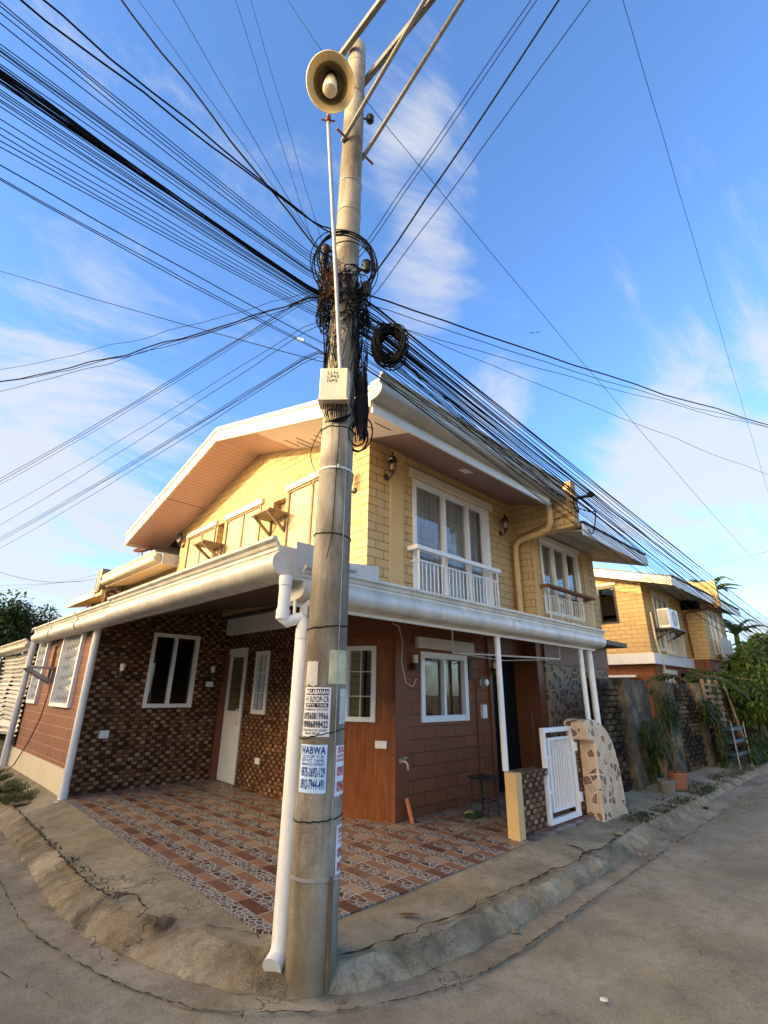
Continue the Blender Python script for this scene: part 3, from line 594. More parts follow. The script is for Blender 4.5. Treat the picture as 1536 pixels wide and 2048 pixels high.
# left room
BX = Pl('x', 2.12)
g1 = (8.69, 9.82, 1.28, 2.43); g2 = (10.90, 11.61, 1.29, 2.43); ach = (10.22, 10.52, 1.85, 2.25)
mb = wall(BX, 8.225, 11.95, .52, 2.6, [g1, g2, ach], .14); mb.build('side_wall', 'brown_light', CH)
MB().box(2.09, 2.3, 8.225, 11.98, .02, .52).build('plinth', 'cream', CH)
MB().box(2.12, 4.0, 11.80, 11.95, .1, 2.55).build('rear_room_wall', 'brown_light', CH)
MB().box(2.15, 2.18, 10.22, 10.52, 1.85, 2.25).build('vent_cover', 'shelf', CH)
for k, (s0, s1, z0, z1) in enumerate((g1, g2)):
    mb = frame(BX, s0, s1, z0, z1, .055, -.04, .05); f = mb.build('window', 'white2', CH); f['label'] = 'white framed window behind a white diamond grille, the %s one of the brown wall' % ('nearer and larger', 'farther and narrower')[k]
    g = MB(); n = int((s1-s0)/.048)
    for i in range(n):
        s_ = s0+.05+(s1-s0-.1)*i/n; ph = 1
        pts = [BX.p(s_+(.024 if q % 2 else 0)*(1 if i % 2 else -1)+.012, z0+.05+(z1-z0-.1)*q/14, .035) for q in range(15)]; g.tube(pts, .0045, 4)
    g.build('grille', 'white2', f); BX.box(MB(), s0+.03, s1-.03, z0+.03, z1-.03, -.03, -.02).build('pane', 'glass_dark', f)
    BX.box(MB(), s0+.03, s1-.03, z0+.03, z1-.03, -.12, -.10).build('blind', 'curtain', f)
# dark backing so that rooms are closed
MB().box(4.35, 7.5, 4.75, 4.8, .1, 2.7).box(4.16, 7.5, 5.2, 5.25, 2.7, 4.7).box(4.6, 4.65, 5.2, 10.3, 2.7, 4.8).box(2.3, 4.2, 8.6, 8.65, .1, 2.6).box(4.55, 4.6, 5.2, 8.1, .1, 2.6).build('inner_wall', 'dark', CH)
MB().box(4.0, 7.54, 4.5, 11.0, 2.70, 2.74).build('upper_floor', 'ceil', CH)
MB().box(4.16, 11, 10.3, 10.45, .1, 4.8).build('rear_wall', 'yellow', CH)
# --- windows & doors
window(CH, FY, *win1, w=.07, divs=(5.58, 6.18), back='curtain', mull=.07, backd=-.13, label='white three panel sliding window behind the white balcony railing')
mb = FY.box(MB(), 6.60, 6.78, 2.87, 4.43, -.05, -.01); mb.build('folded_screen', 'white', CH)
FY.box(MB(), 4.78, 6.88, 4.52, 4.64, 0, .05).build('lintel', 'cream', CH, bevel=.006)
window(CH, FY, *fw, w=.075, divs=(5.47,), back='curtain_brown', label='white sliding window in the brown ground floor front wall', backd=-.2)
FY.box(MB(), 4.88, 6.10, 2.10, 2.24, 0, .07).build('lintel', 'white', CH, bevel=.006)
window(CH, Pl('y', 8.1), 2.91, 3.66, 1.29, 2.385, w=.055, divs=(3.28,), glass='glass_dark', back='dark', backd=-.1, label='white sliding window in the stone tiled patio wall')
window(CH, DX, 6.76, 7.15, 1.22, 2.13, w=.06, divs=(6.95,), rows=(1.52, 1.82), mull=.012, back='blind', backd=-.075, label='narrow white grid window beside the white door')
d = MB(); DX.box(d, 7.44, 7.50, .17, 2.21, -.08, .015); DX.box(d, 8.04, 8.10, .17, 2.21, -.08, .015); DX.box(d, 7.50, 8.04, 2.13, 2.21, -.08, .013); DX.box(d, 7.50, 8.04, .17, 1.12, -.05, -.01); DX.box(d, 7.50, 7.56, 1.12, 2.13, -.05, -.008); DX.box(d, 7.98, 8.04, 1.12, 2.13, -.05, -.008); DX.box(d, 7.56, 7.98, 1.12, 1.24, -.05, -.006); DX.box(d, 7.56, 7.98, 2.07, 2.13, -.05, -.006)
dr = d.build('door', 'white2', CH); dr['label'] = 'white half glazed side door with a striped blind'
DX.box(MB(), 7.56, 7.98, 1.24, 2.07, -.035, -.03).build('pane', 'glass', dr); DX.box(MB(), 7.56, 7.99, 1.22, 2.08, -.048, -.044).build('blind', 'blindw', dr)
MB().tube([DX.p(7.525, 1.04, -.01), DX.p(7.525, 1.04, .05), DX.p(7.525, 1.27, .05), DX.p(7.525, 1.27, -.01)], .011).build('handle', 'white2', dr)
MB().box(4.12, 4.21, 8.03, 8.11, .1, 2.25).build('door_jamb', 'brown_plain', CH)
DX.box(MB(), 6.3, 8.08, 2.44, 2.74, .0, .10).build('roller_box', 'white', CH, bevel=.01)
DX.box(MB(), 5.2, 8.1, 2.74, 2.90, .0, .04).build('beam', 'yellow_plain', CH)
for s0, s1, z0, z1 in gw:
    mb = frame(GX, s0, s1, z0, z1, .035, -.04, .02); n = (s1+s0)/2; GX.box(mb, n-.025, n+.025, z0+.03, z1-.03, -.03, .012); f = mb.build('window', 'shelf', CH); f['label'] = 'gable window closed by two beige louvred shutters'
    for a, b in ((s0+.035, n-.025), (n+.025, s1-.035)): GX.box(MB(), a, b, z0+.035, z1-.035, -.02, -.004).build('shutter', 'shutter', f)
    GX.box(MB(), s0-.05, s1+.05, z1+.0, z1+.10, 0, .05).build('lintel', 'cream', CH, bevel=.005)
for s0, s1, z0, z1 in ac: GX.box(MB(), s0+.0, s0+.12, z0, z1, -.12, -.08).build('vent_cover', 'white2', CH); GX.box(MB(), s0, s1, z0, z1, -.16, -.13).build('vent_back', 'shelf', CH)
# timber brackets for air conditioners
def bracket(pl, s0, s1, z, out, name='ac_bracket', drop=.28, mat='shelf', par=CH):
    mb = MB()
    pl.box(mb, s0-.03, s1+.03, z, z+.03, 0, out)
    for s in (s0+.03, s1-.06):
        pl.box(mb, s, s+.035, z-drop, z, 0, .035)
        a = pl.p(s, z-drop, .02); b = pl.p(s, z-.035, out-.04); c_ = pl.p(s, z, out); e = pl.p(s, z-drop+.06, .02)
        poly = [a, b, c_, pl.p(s, z, out-.07), e]; v = Vector(pl.p(s+.035, 0, 0))-Vector(pl.p(s, 0, 0)); mb.prism(poly, v)
    mb.build(name, mat, par)
bracket(GX, 8.40, 8.78, 4.09, .42); bracket(GX, 6.30, 6.80, 4.18, .36); bracket(BX, 10.14, 10.50, 1.86, .42, mat='iron', drop=.24)
# --- main roof
def zs(y): return 5.65-.27*abs(y-7.46)
X0, X1 = 3.16, 7.54
MB().prism([(X0+.02, 3.5, zs(3.5)+.13), (X0+.02, 7.46, 5.85), (X0+.02, 11.42, zs(11.42)+.13), (X0+.02, 11.42, zs(11.42)+.19), (X0+.02, 7.46, 5.91), (X0+.02, 3.5, zs(3.5)+.19)], (X1-X0-.02, 0, 0)).build('roof', 'darkroof', CH)
def soff(name, mat, xa, xb, ya, yb): MB().hexa([(xa, ya, zs(ya)), (xb, ya, zs(ya)), (xb, yb, zs(yb)), (xa, yb, zs(yb)), (xa, ya, zs(ya)+.03), (xb, ya, zs(ya)+.03), (xb, yb, zs(yb)+.03), (xa, yb, zs(yb)+.03)]).build(name, mat, CH)
soff('soffit', 'soffit_ribbed', X0+.03, 4.02, 7.46, 11.40); soff('soffit', 'soffit_ribbed', X0+.03, 4.02, 6.2, 7.46); soff('soffit', 'soffit_white', X0+.03, 4.0, 3.52, 6.2); soff('soffit', 'soffit_brown', 4.0, 7.5, 3.52, 4.45)
mb = MB()
for y in (9.45,): mb.hexa([(X0+.03, y, zs(y)-.006), (4.0, y, zs(y)-.006), (4.0, y+.02, zs(y+.02)-.006), (X0+.03, y+.02, zs(y+.02)-.006)]+[(X0+.03, y, zs(y)), (4.0, y, zs(y)), (4.0, y+.02, zs(y+.02)), (X0+.03, y+.02, zs(y+.02))])
mb.build('soffit_trim', 'soffit_brown', CH)
mb = MB()
for i, y in enumerate((5.95, 5.78, 5.62, 5.40, 5.18, 4.95, 4.7, 4.45, 4.05, 3.85)):
    xa = X0+(.45 if i < 5 else .30) + (.12 if i % 2 else 0); mb.hexa([(xa, y, zs(y)-.004), (xa+.28, y, zs(y)-.004), (xa+.28, y+.012, zs(y)-.004), (xa, y+.012, zs(y)-.004)]+[(xa, y, zs(y)+.001), (xa+.28, y, zs(y)+.001), (xa+.28, y+.012, zs(y)+.001), (xa, y+.012, zs(y)+.001)])
mb.build('soffit_vent', 'dark', CH)
MB().hexa([(5.45, 3.85, zs(3.85)-.008), (5.63, 3.85, zs(3.85)-.008), (5.63, 4.0, zs(4.0)-.008), (5.45, 4.0, zs(4.0)-.008)]+[(5.45, 3.85, zs(3.85)), (5.63, 3.85, zs(3.85)), (5.63, 4.0, zs(4.0)), (5.45, 4.0, zs(4.0))]).build('soffit_light', 'white', CH)
mb = MB()
for ya, yb in ((3.48, 7.46), (7.46, 11.44)):
    mb.prism([(X0, ya, zs(ya)-.03), (X0, yb, zs(yb)-.03), (X0, yb, zs(yb)+.17), (X0, ya, zs(ya)+.17)], (.03, 0, 0))
    mb.prism([(X0-.025, ya, zs(ya)+.17), (X0-.025, yb, zs(yb)+.17), (X0-.025, yb, zs(yb)+.23), (X0-.025, ya, zs(ya)+.23)], (.12, 0, 0))
mb.build('rake_fascia', 'cream', CH)
MB().box(X0+.03, X1-.3, 3.47, 3.5, zs(3.5)-.1, zs(3.5)+.12).build('fascia', 'white', CH)
MB().box(X0, X1-.3, 11.42, 11.46, zs(11.42)-.05, zs(11.42)+.17).build('fascia', 'cream', CH)
gutter_mb([(X0-.02, 3.47), (7.45, 3.47)], ogee(4.60, 4.90, .20)).build('gutter', 'roof_gutter', CH, smooth=True)
# firewall between the two units
MB().prism([(7.54, 3.22, 4.16), (7.54, 3.22, 4.96), (7.54, 3.75, 4.96), (7.54, 7.46, 6.05), (7.54, 11.4, 5.0), (7.54, 11.4, 2.6), (7.54, 4.42, 2.6), (7.54, 4.42, 4.14)], (.17, 0, 0)).build('firewall', 'yellow', CH)
MB().tube([(7.36, 3.56, 4.60), (7.36, 3.56, 4.25), (7.40, 3.62, 4.16), (7.42, 3.78, 4.13), (7.42, 4.20, 4.07), (7.43, 4.28, 4.0), (7.43, 4.29, 3.9), (7.43, 4.29, 2.55)], .05, 12).build('downspout', 'yellow_plain', CH, smooth=True)
MB().tube([(7.50, 4.33, 2.6), (7.50, 4.33, 4.13), (7.49, 4.2, 4.19), (7.50, 3.3, 4.38), (7.62, 3.2, 4.42), (7.72, 3.21, 4.45)], .008, 5).build('conduit', 'rust', CH)
# --- balcony railing
def railing(par, pl, s0, s1, z0, z1, out, n, mat='white2', top='white2', tz=.06, tw=.05, back=.0):
    mb = MB(); pl.box(mb, s0, s1, z1-.15, z1-.135, out-.02, out); pl.box(mb, s0, s1, z0, z0+.02, out-.02, out)
    pl.box(mb, s0, s0+.014, z1-.15, z1-.135, 0, out-.02); pl.box(mb, s1-.014, s1, z1-.15, z1-.135, 0, out-.02)
    for s in (s0, s1-.02): pl.box(mb, s, s+.02, z0+.02, z1, out-.021, out+.001)
    r = mb.build('railing', mat, par)
    for i in range(1, n):
        s = s0+(s1-s0)*i/n; pl.box(MB(), s-.0055, s+.0055, z0+.02, z1-.15, out-.016, out-.005).build('baluster', mat, r)
    mb = MB(); pl.box(mb, s0-.06, s1+.06, z1, z1+tz, out-tw, out+.03); pl.box(mb, s0-.06, s0, z1, z1+tz, 0, out-tw); pl.box(mb, s1, s1+.06, z1, z1+tz, 0, out-tw); mb.build('handrail', top, r, bevel=.004)
    return r
railing(CH, FY, 4.80, 6.72, 2.66, 3.38, .16, 23)
# --- wall lanterns
def lantern(par, p, n, s=1.0, dr=1):
    p = Vector(p); n = Vector(n); q = p+n*.12*s
    mb = MB(); mb.lathe([(.0, -.0), (.045*s, .0), (.05*s, .01), (.035*s, .02), (0, .022)], p+Vector((0, 0, -.06*s)), n, 12)
    mb.tube([p+Vector((0, 0, -.06*s)), p+n*.05*s+Vector((0, 0, -.10*s)), p+n*.10*s+Vector((0, 0, -.08*s)), q+Vector((0, 0, -.02*s))], .011*s, 8)
    mb.lathe([(.0, -.05), (.03, -.04), (.02, -.02), (.045, 0), (.05, .005)], q+Vector((0, 0, 0)), (0, 0, 1), 6)
    mb.lathe([(.075*s, .155*s), (.078*s, .165*s), (.055*s, .20*s), (.025*s, .235*s), (.012*s, .245*s), (.012*s, .27*s), (.02*s, .28*s), (0, .31*s)], q, (0, 0, 1), 6)
    for k in range(6):
        a = k*math.pi/3; c_, s_ = math.cos(a), math.sin(a); mb.tube([q+Vector((c_*.05, s_*.05, .005)), q+Vector((c_*.072*s, s_*.072*s, .155*s))], .005, 4)
    o = mb.build('wall_lantern', 'blackmetal', par)
    MB().lathe([(.044, .008), (.064*s, .152*s)], q, (0, 0, 1), 6).build('lantern_glass', 'glass', o); MB().lathe([(0, .02), (.02, .03), (.028, .06), (.02, .1), (0, .115)], q, (0, 0, 1), 8).build('bulb', 'bulb', o)
lantern(CH, (4.32, 4.4, 4.40), (0, -1, 0)); lantern(CH, (7.14, 4.4, 4.24), (0, -1, 0), .95); lantern(CH, (4.0, 10.30, 4.52), (-1, 0, 0), .9); lantern(CH, (4.0, 4.68, 4.18), (-1, 0, 0), .9)
def sconce(p, n):
    p = Vector(p); n = Vector(n); q = p+n*.07
    mb = MB(); mb.lathe([(0, -.09), (.05, -.085), (.055, -.03), (.05, 0), (0, 0)], q, (0, 0, 1), 10); mb.tube([p, q], .012, 6); o = mb.build('wall_sconce', 'blackmetal', CH)
    MB().lathe([(.035, .0), (.038, .10), (.030, .10), (.028, .005)], q, (0, 0, 1), 10).build('sconce_glass', 'bulb', o)
sconce((2.52, 8.1, 1.80), (0, -1, 0)); sconce((3.92, 8.1, 1.82), (0, -1, 0)); sconce((4.81, 4.4, 1.90), (0, -1, 0)); sconce((6.57, 4.37, 1.90), (0, -1, 0))
FY.box(MB(), 6.02, 6.10, 1.74, 2.02, 0, .015).build('number_plaque', 'black', CH)
# faucet, outlets, meter, pipes
mb = MB(); mb.tube([(4.58, 4.37, .80), (4.58, 4.28, .80), (4.58, 4.25, .77), (4.58, 4.25, .72)], .012, 8); mb.tube([(4.54, 4.30, .84), (4.62, 4.30, .84)], .008, 6); mb.tube([(4.58, 4.30, .80), (4.58, 4.30, .84)], .008, 6); mb.lathe([(.0, 0), (.03, .0), (.03, .008), (0, .01)], (4.58, 4.375, .80), (0, -1, 0), 10); mb.build('faucet', 'iron', CH)
for a in ((2.40, 2.52, .90, 1.0, Pl('y', 8.1)), (6.78, 6.90, .56, .64, DX), (3.86, 3.98, 1.60, 1.68, Pl('y', 8.1))): a[4].box(MB(), *a[:4], 0, .02).build('outlet', 'white2', CH, bevel=.004)
mb = MB(); cbox(mb, .44, .58, .93, 1.01, 0, .03); mb.build('outlet', 'white2', CH)
FY.box(MB(), 6.27, 6.37, 1.22, 1.40, 0, .05).build('breaker_box', 'white2', CH, bevel=.005)
mb = MB(); mb.lathe([(.07, 0), (.075, .05), (.06, .06), (.055, .10), (.0, .12)], (6.30, 4.4, 1.70), (0, -1, 0), 16); me_ = mb.build('electric_meter', 'iron', CH); MB().lathe([(.045, .121), (.0, .125)], (6.30, 4.4, 1.70), (0, -1, 0), 14).build('meter_dial', 'white2', me_)
MB().tube([(6.18, 4.385, 1.65), (6.18, 4.385, .35)], .010, 6).build('conduit', 'brown_plain', CH)
MB().tube([(4.42, 4.36, 2.36), (4.55, 4.37, 2.34), (4.62, 4.37, 2.15), (4.60, 4.37, 1.9), (4.68, 4.37, 1.66), (4.80, 4.36, 1.62), (4.86, 4.36, 1.72)], .005, 5).build('wire', 'white2', CH)
MB().tube([(4.66, 4.25, .16), (4.64, 4.33, .42)], .024, 10).build('floor_pipe', 'orange', CH)
# rust coloured hanging hose down the side wall
MB().tube([(2.07, 10.1, 2.1), (2.06, 9.95, 1.5), (2.05, 10.05, 1.1), (2.05, 10.5, .7), (2.04, 11.1, .32), (1.98, 11.3, .18)], .010, 6).build('drain_hose', 'rust', CH)
# --- patio roof (lean-to round the corner)
mb = MB()
mb.hexa([(2.1, 3.2, 2.42), (4.0, 4.4, 2.62), (4.0, 8.1, 2.86), (2.1, 8.1, 2.44), (2.1, 3.2, 2.44), (4.0, 4.4, 2.64), (4.0, 8.1, 2.88), (2.1, 8.1, 2.46)])
mb.hexa([(2.1, 3.2, 2.42), (7.6, 3.2, 2.24), (7.6, 4.4, 2.62), (4.0, 4.4, 2.62), (2.1, 3.2, 2.44), (7.6, 3.2, 2.26), (7.6, 4.4, 2.64), (4.0, 4.4, 2.64)])
mb.build('patio_ceiling', 'ceil', CH)
mb = MB(); mb.hexa([(2.02, 3.14, 2.56), (4.0, 4.4, 2.92), (4.0, 11.3, 2.92), (2.02, 11.3, 2.56), (2.02, 3.14, 2.59), (4.0, 4.4, 2.95), (4.0, 11.3, 2.95), (2.02, 11.3, 2.59)])
mb.hexa([(2.02, 3.14, 2.40), (7.62, 3.14, 2.38), (7.62, 4.4, 2.70), (4.0, 4.4, 2.72), (2.02, 3.14, 2.43), (7.62, 3.14, 2.41), (7.62, 4.4, 2.73), (4.0, 4.4, 2.75)]); mb.build('patio_roof', 'gutgrey', CH)
MB().hexa([(3.05, 4.20, 2.70), (4.02, 4.20, 2.72), (4.02, 4.40, 2.72), (3.05, 4.40, 2.70), (3.05, 4.20, 2.90), (4.02, 4.20, 2.99), (4.02, 4.40, 2.99), (3.05, 4.40, 2.90)]).build('corner_flashing', 'gutgrey', CH)
gutter_mb([(2.06, 11.45), (2.06, 6.9)], ogee(2.34, 2.61, .20)).build('patio_gutter', 'gutter', CH, smooth=True)
gutter_mb([(2.05, 6.93), (2.05, 3.06)], ogee(2.34, 2.64, .215)).build('patio_gutter', 'gutter', CH, smooth=True)
def joint(path, zb, zt, w): pr = [(o*1.02+.002, z) for o, z in ogee(zb-.003, zt+.003, w)]; gutter_mb(path, pr).build('gutter_joint', 'gutter', CH, smooth=True)
for y in (10.1, 8.5, 5.2, 4.0): joint([(2.055, y+.03), (2.055, y-.03)], 2.34, 2.61 if y > 7 else 2.64, .20 if y > 7 else .215)
for x in (3.4, 5.1, 6.6): joint([(x-.03, 3.2), (x+.03, 3.2)], 2.20, 2.46, .19)
MB().box(2.05, 2.30, 3.062, 3.09, 2.36, 2.64).build('gutter_end_box', 'gutgrey', CH); MB().box(1.98, 2.32, 3.04, 3.12, 2.335, 2.352).build('box_flange', 'gutter', CH)
MB().box(2.12, 2.16, 3.1, 8.1, 2.38, 2.46).build('eave_fascia', 'white', CH)
gutter_mb([(2.12, 3.2), (7.62, 3.2)], ogee(2.20, 2.46, .19)).build('patio_gutter', 'gutter', CH, smooth=True)
MB().box(2.12, 7.6, 3.2, 3.235, 2.17, 2.40).build('eave_fascia', 'white', CH)
MB().tube([(2.12, 3.13, 2.20), (2.12, 3.13, 2.10)], .012, 8).build('overflow_tube', 'pvc', CH)
for x, b in ((5.02, .78), (7.17, .15)):
    MB().tube([(x, 3.24, b), (x, 3.24, 2.19)], .034, 14).build('patio_post', 'white2', CH, smooth=True)
MB().tube([(7.55, 3.28, .15), (7.55, 3.28, 2.21)], .045, 14).build('downspout', 'pvc', CH, smooth=True)
MB().tube([(2.09, 8.02, .2), (2.09, 8.02, 2.42)], .05, 14).tube([(2.09, 8.02, .32), (2.09, 8.02, .2), (2.06, 7.98, .15), (2.0, 7.93, .15)], .058, 14).build('downspout', 'pvc', CH, smooth=True)
MB().tube([(2.02, 11.98, .2), (2.04, 12.0, 2.45)], .055, 14).build('downspout', 'pvc', CH, smooth=True)
# corner downpipe with elbow, ends at the kerb
P1 = [(1.93, 2.99, 2.33), (1.93, 2.99, 2.08), (1.935, 2.99, 2.03), (1.96, 2.98, 2.01), (2.01, 2.95, 2.03)]
o_ = MB().tube(P1+[(2.045, 2.93, 2.04), (2.06, 2.92, 2.02), (2.062, 2.915, 1.97), (2.062, 2.915, .9), (2.055, 2.91, .2), (2.03, 2.90, .13), (1.97, 2.87, .10)], [.042]*7+[.050]*3+[.056, .058], 16).build('downpipe', 'pvc', CH, smooth=True)
for x, y, z, r_ in ((1.93, 2.99, 2.30, .048), (1.93, 2.99, 2.06, .050), (2.062, 2.914, 1.93, .056), (2.062, 2.914, .20, .056), (2.062, 2.915, 1.15, .0515)): MB().tube([(x, y, z-.035), (x, y, z+.033)], r_, 16).build('pipe_collar', 'pvc', o_, smooth=True)
MB().tube([(2.055, 2.97, .15), (2.065, 2.97, 1.95)], .026, 12).build('thin_post', 'pvc', CH, smooth=True)
mb = MB(); mb.prism([(2.05, 2.96, 1.99), (2.05, 2.96, 2.12), (2.20, 3.04, 2.22), (2.24, 3.06, 2.05)], (.03, -.05, 0)); mb.build('pipe_bracket', 'gutgrey', CH)
# patio clothes rail
mb = MB(); z = 2.03
mb.tube([(5.1, 3.95, z), (6.95, 3.45, z), (6.95, 3.45, 2.28)], .011, 8); mb.tube([(5.1, 3.95, z-.0), (6.5, 4.1, z-.02), (6.95, 3.47, z-.01)], .008, 8); mb.tube([(5.1, 3.95, z), (5.1, 3.95, 2.36)], .01, 8)
tag(mb.build('clothes_rail', 'white2'), 'thin white clothes rail hanging under the patio roof', 'clothes rail')
# ================================================================ second unit
U2 = thing('row_house', 'yellow two storey unit joined to the corner house, with a timber topped balcony', 'house', (8.9, 4.1, .15))
UY = Pl('y', 4.1)
w2 = (7.92, 9.42, 2.86, 4.20)
mb = wall(UY, 7.71, 10.2, 2.45, 4.42, [w2], .15); mb.box(10.05, 10.2, 4.26, 11, 2.45, 4.42); mb.build('upper_wall', 'yellow', U2)
MB().box(7.65, 7.80, 4.07, 4.1, 2.45, 4.28).build('corner_pilaster', 'yellow_plain', U2); MB().box(9.62, 9.84, 4.085, 4.1, 2.45, 4.3).build('flat_pilaster', 'yellow_plain', U2)
MB().box(7.545, 7.70, 4.1, 4.42, 2.45, 4.15).build('return_wall', 'yellow', U2)
window(U2, UY, *w2, w=.06, divs=(8.42, 8.92), back='curtain', mull=.05, backd=-.22, label='three panel window with hanging curtains above the timber balcony rail')
UY.box(MB(), 7.86, 9.50, 4.2, 4.28, 0, .05).build('lintel', 'cream', U2)
railing(U2, UY, 7.80, 9.55, 2.68, 3.28, .16, 22, mat='cream', top='rust', tz=.05, tw=.06)
MB().box(7.71, 10.2, 4.1, 4.25, .1, 2.45).build('lower_wall', 'crazy', U2); MB().box(7.7, 10.22, 4.08, 4.11, 2.02, 2.46).build('header_band', 'brown_plain', U2)
MB().box(7.72, 10.3, 3.7, 4.1, 2.42, 2.50).build('awning', 'ceil', U2)
def zs2(y): return 4.33+.27*(3.36)-.27*abs(y-7.46)
MB().prism([(7.71, 3.2, zs2(3.2)+.12), (7.71, 7.46, zs2(7.46)+.12), (7.71, 11.6, zs2(11.6)+.12), (7.71, 11.6, zs2(11.6)+.17), (7.71, 7.46, zs2(7.46)+.17), (7.71, 3.2, zs2(3.2)+.17)], (2.95, 0, 0)).build('roof', 'darkroof', U2)
mb = MB(); n = 60
for i in range(n):
    x = 7.73+2.9*i/n; mb.box(x, x+.022, 3.16, 3.30, zs2(3.2)+.16, zs2(3.2)+.195)
mb.build('roof_ribs', 'darkroof', U2)
MB().hexa([(7.71, 3.2, zs2(3.2)), (10.64, 3.2, zs2(3.2)), (10.64, 4.5, zs2(4.5)), (7.71, 4.5, zs2(4.5)), (7.71, 3.2, zs2(3.2)+.03), (10.64, 3.2, zs2(3.2)+.03), (10.64, 4.5, zs2(4.5)+.03), (7.71, 4.5, zs2(4.5)+.03)]).build('soffit', 'soffit_grey', U2)
mb = MB()
for i in range(12):
    y = 3.55; x = 7.95+i*.2; mb.hexa([(x, y, zs2(y)-.004), (x+.015, y, zs2(y)-.004), (x+.015, y+.22, zs2(y+.22)-.004), (x, y+.22, zs2(y+.22)-.004)]+[(x, y, zs2(y)+.002), (x+.015, y, zs2(y)+.002), (x+.015, y+.22, zs2(y+.22)+.002), (x, y+.22, zs2(y+.22)+.002)])
mb.build('soffit_vent', 'dark', U2)
MB().box(7.72, 10.66, 3.17, 3.2, zs2(3.2)-.05, zs2(3.2)+.14).build('fascia', 'white', U2)
MB().prism([(10.64, 3.17, zs2(3.17)-.05), (10.64, 7.46, zs2(7.46)-.05), (10.64, 7.46, zs2(7.46)+.14), (10.64, 3.17, zs2(3.17)+.14)], (.03, 0, 0)).build('rake_fascia', 'white', U2)
MB().prism([(10.2, 4.1, 4.3), (10.2, 7.46, 5.2), (10.2, 10.9, 4.3)], (-.15, 0, 0)).box(7.7, 10.2, 4.9, 4.95, .1, 4.3).build('gable', 'yellow', U2)
for p in (((7.72, 3.2, 4.5), (7.80, 3.05, 4.42), (7.92, 3.02, 4.45), (8.05, 3.1, 4.3), (7.98, 3.14, 4.1), (7.85, 3.15, 4.15)), ((7.45, 3.18, 4.55), (7.5, 3.16, 4.4), (7.58, 3.16, 4.38), (7.6, 3.17, 4.5), (7.5, 3.17, 4.6), (7.45, 3.18, 4.5))): MB().tube(catmull(p, 4), .010, 5).build('wire_loop', 'cable', U2)
MB().tube([(7.66, 3.2, 4.66), (7.72, 2.98, 4.68)], .028, 8).lathe([(.02, 0), (.05, .02), (.03, .05), (.05, .08), (.02, .1)], (7.72, 2.98, 4.64), (0, 0, 1), 10).build('wire_bracket', 'black', U2)
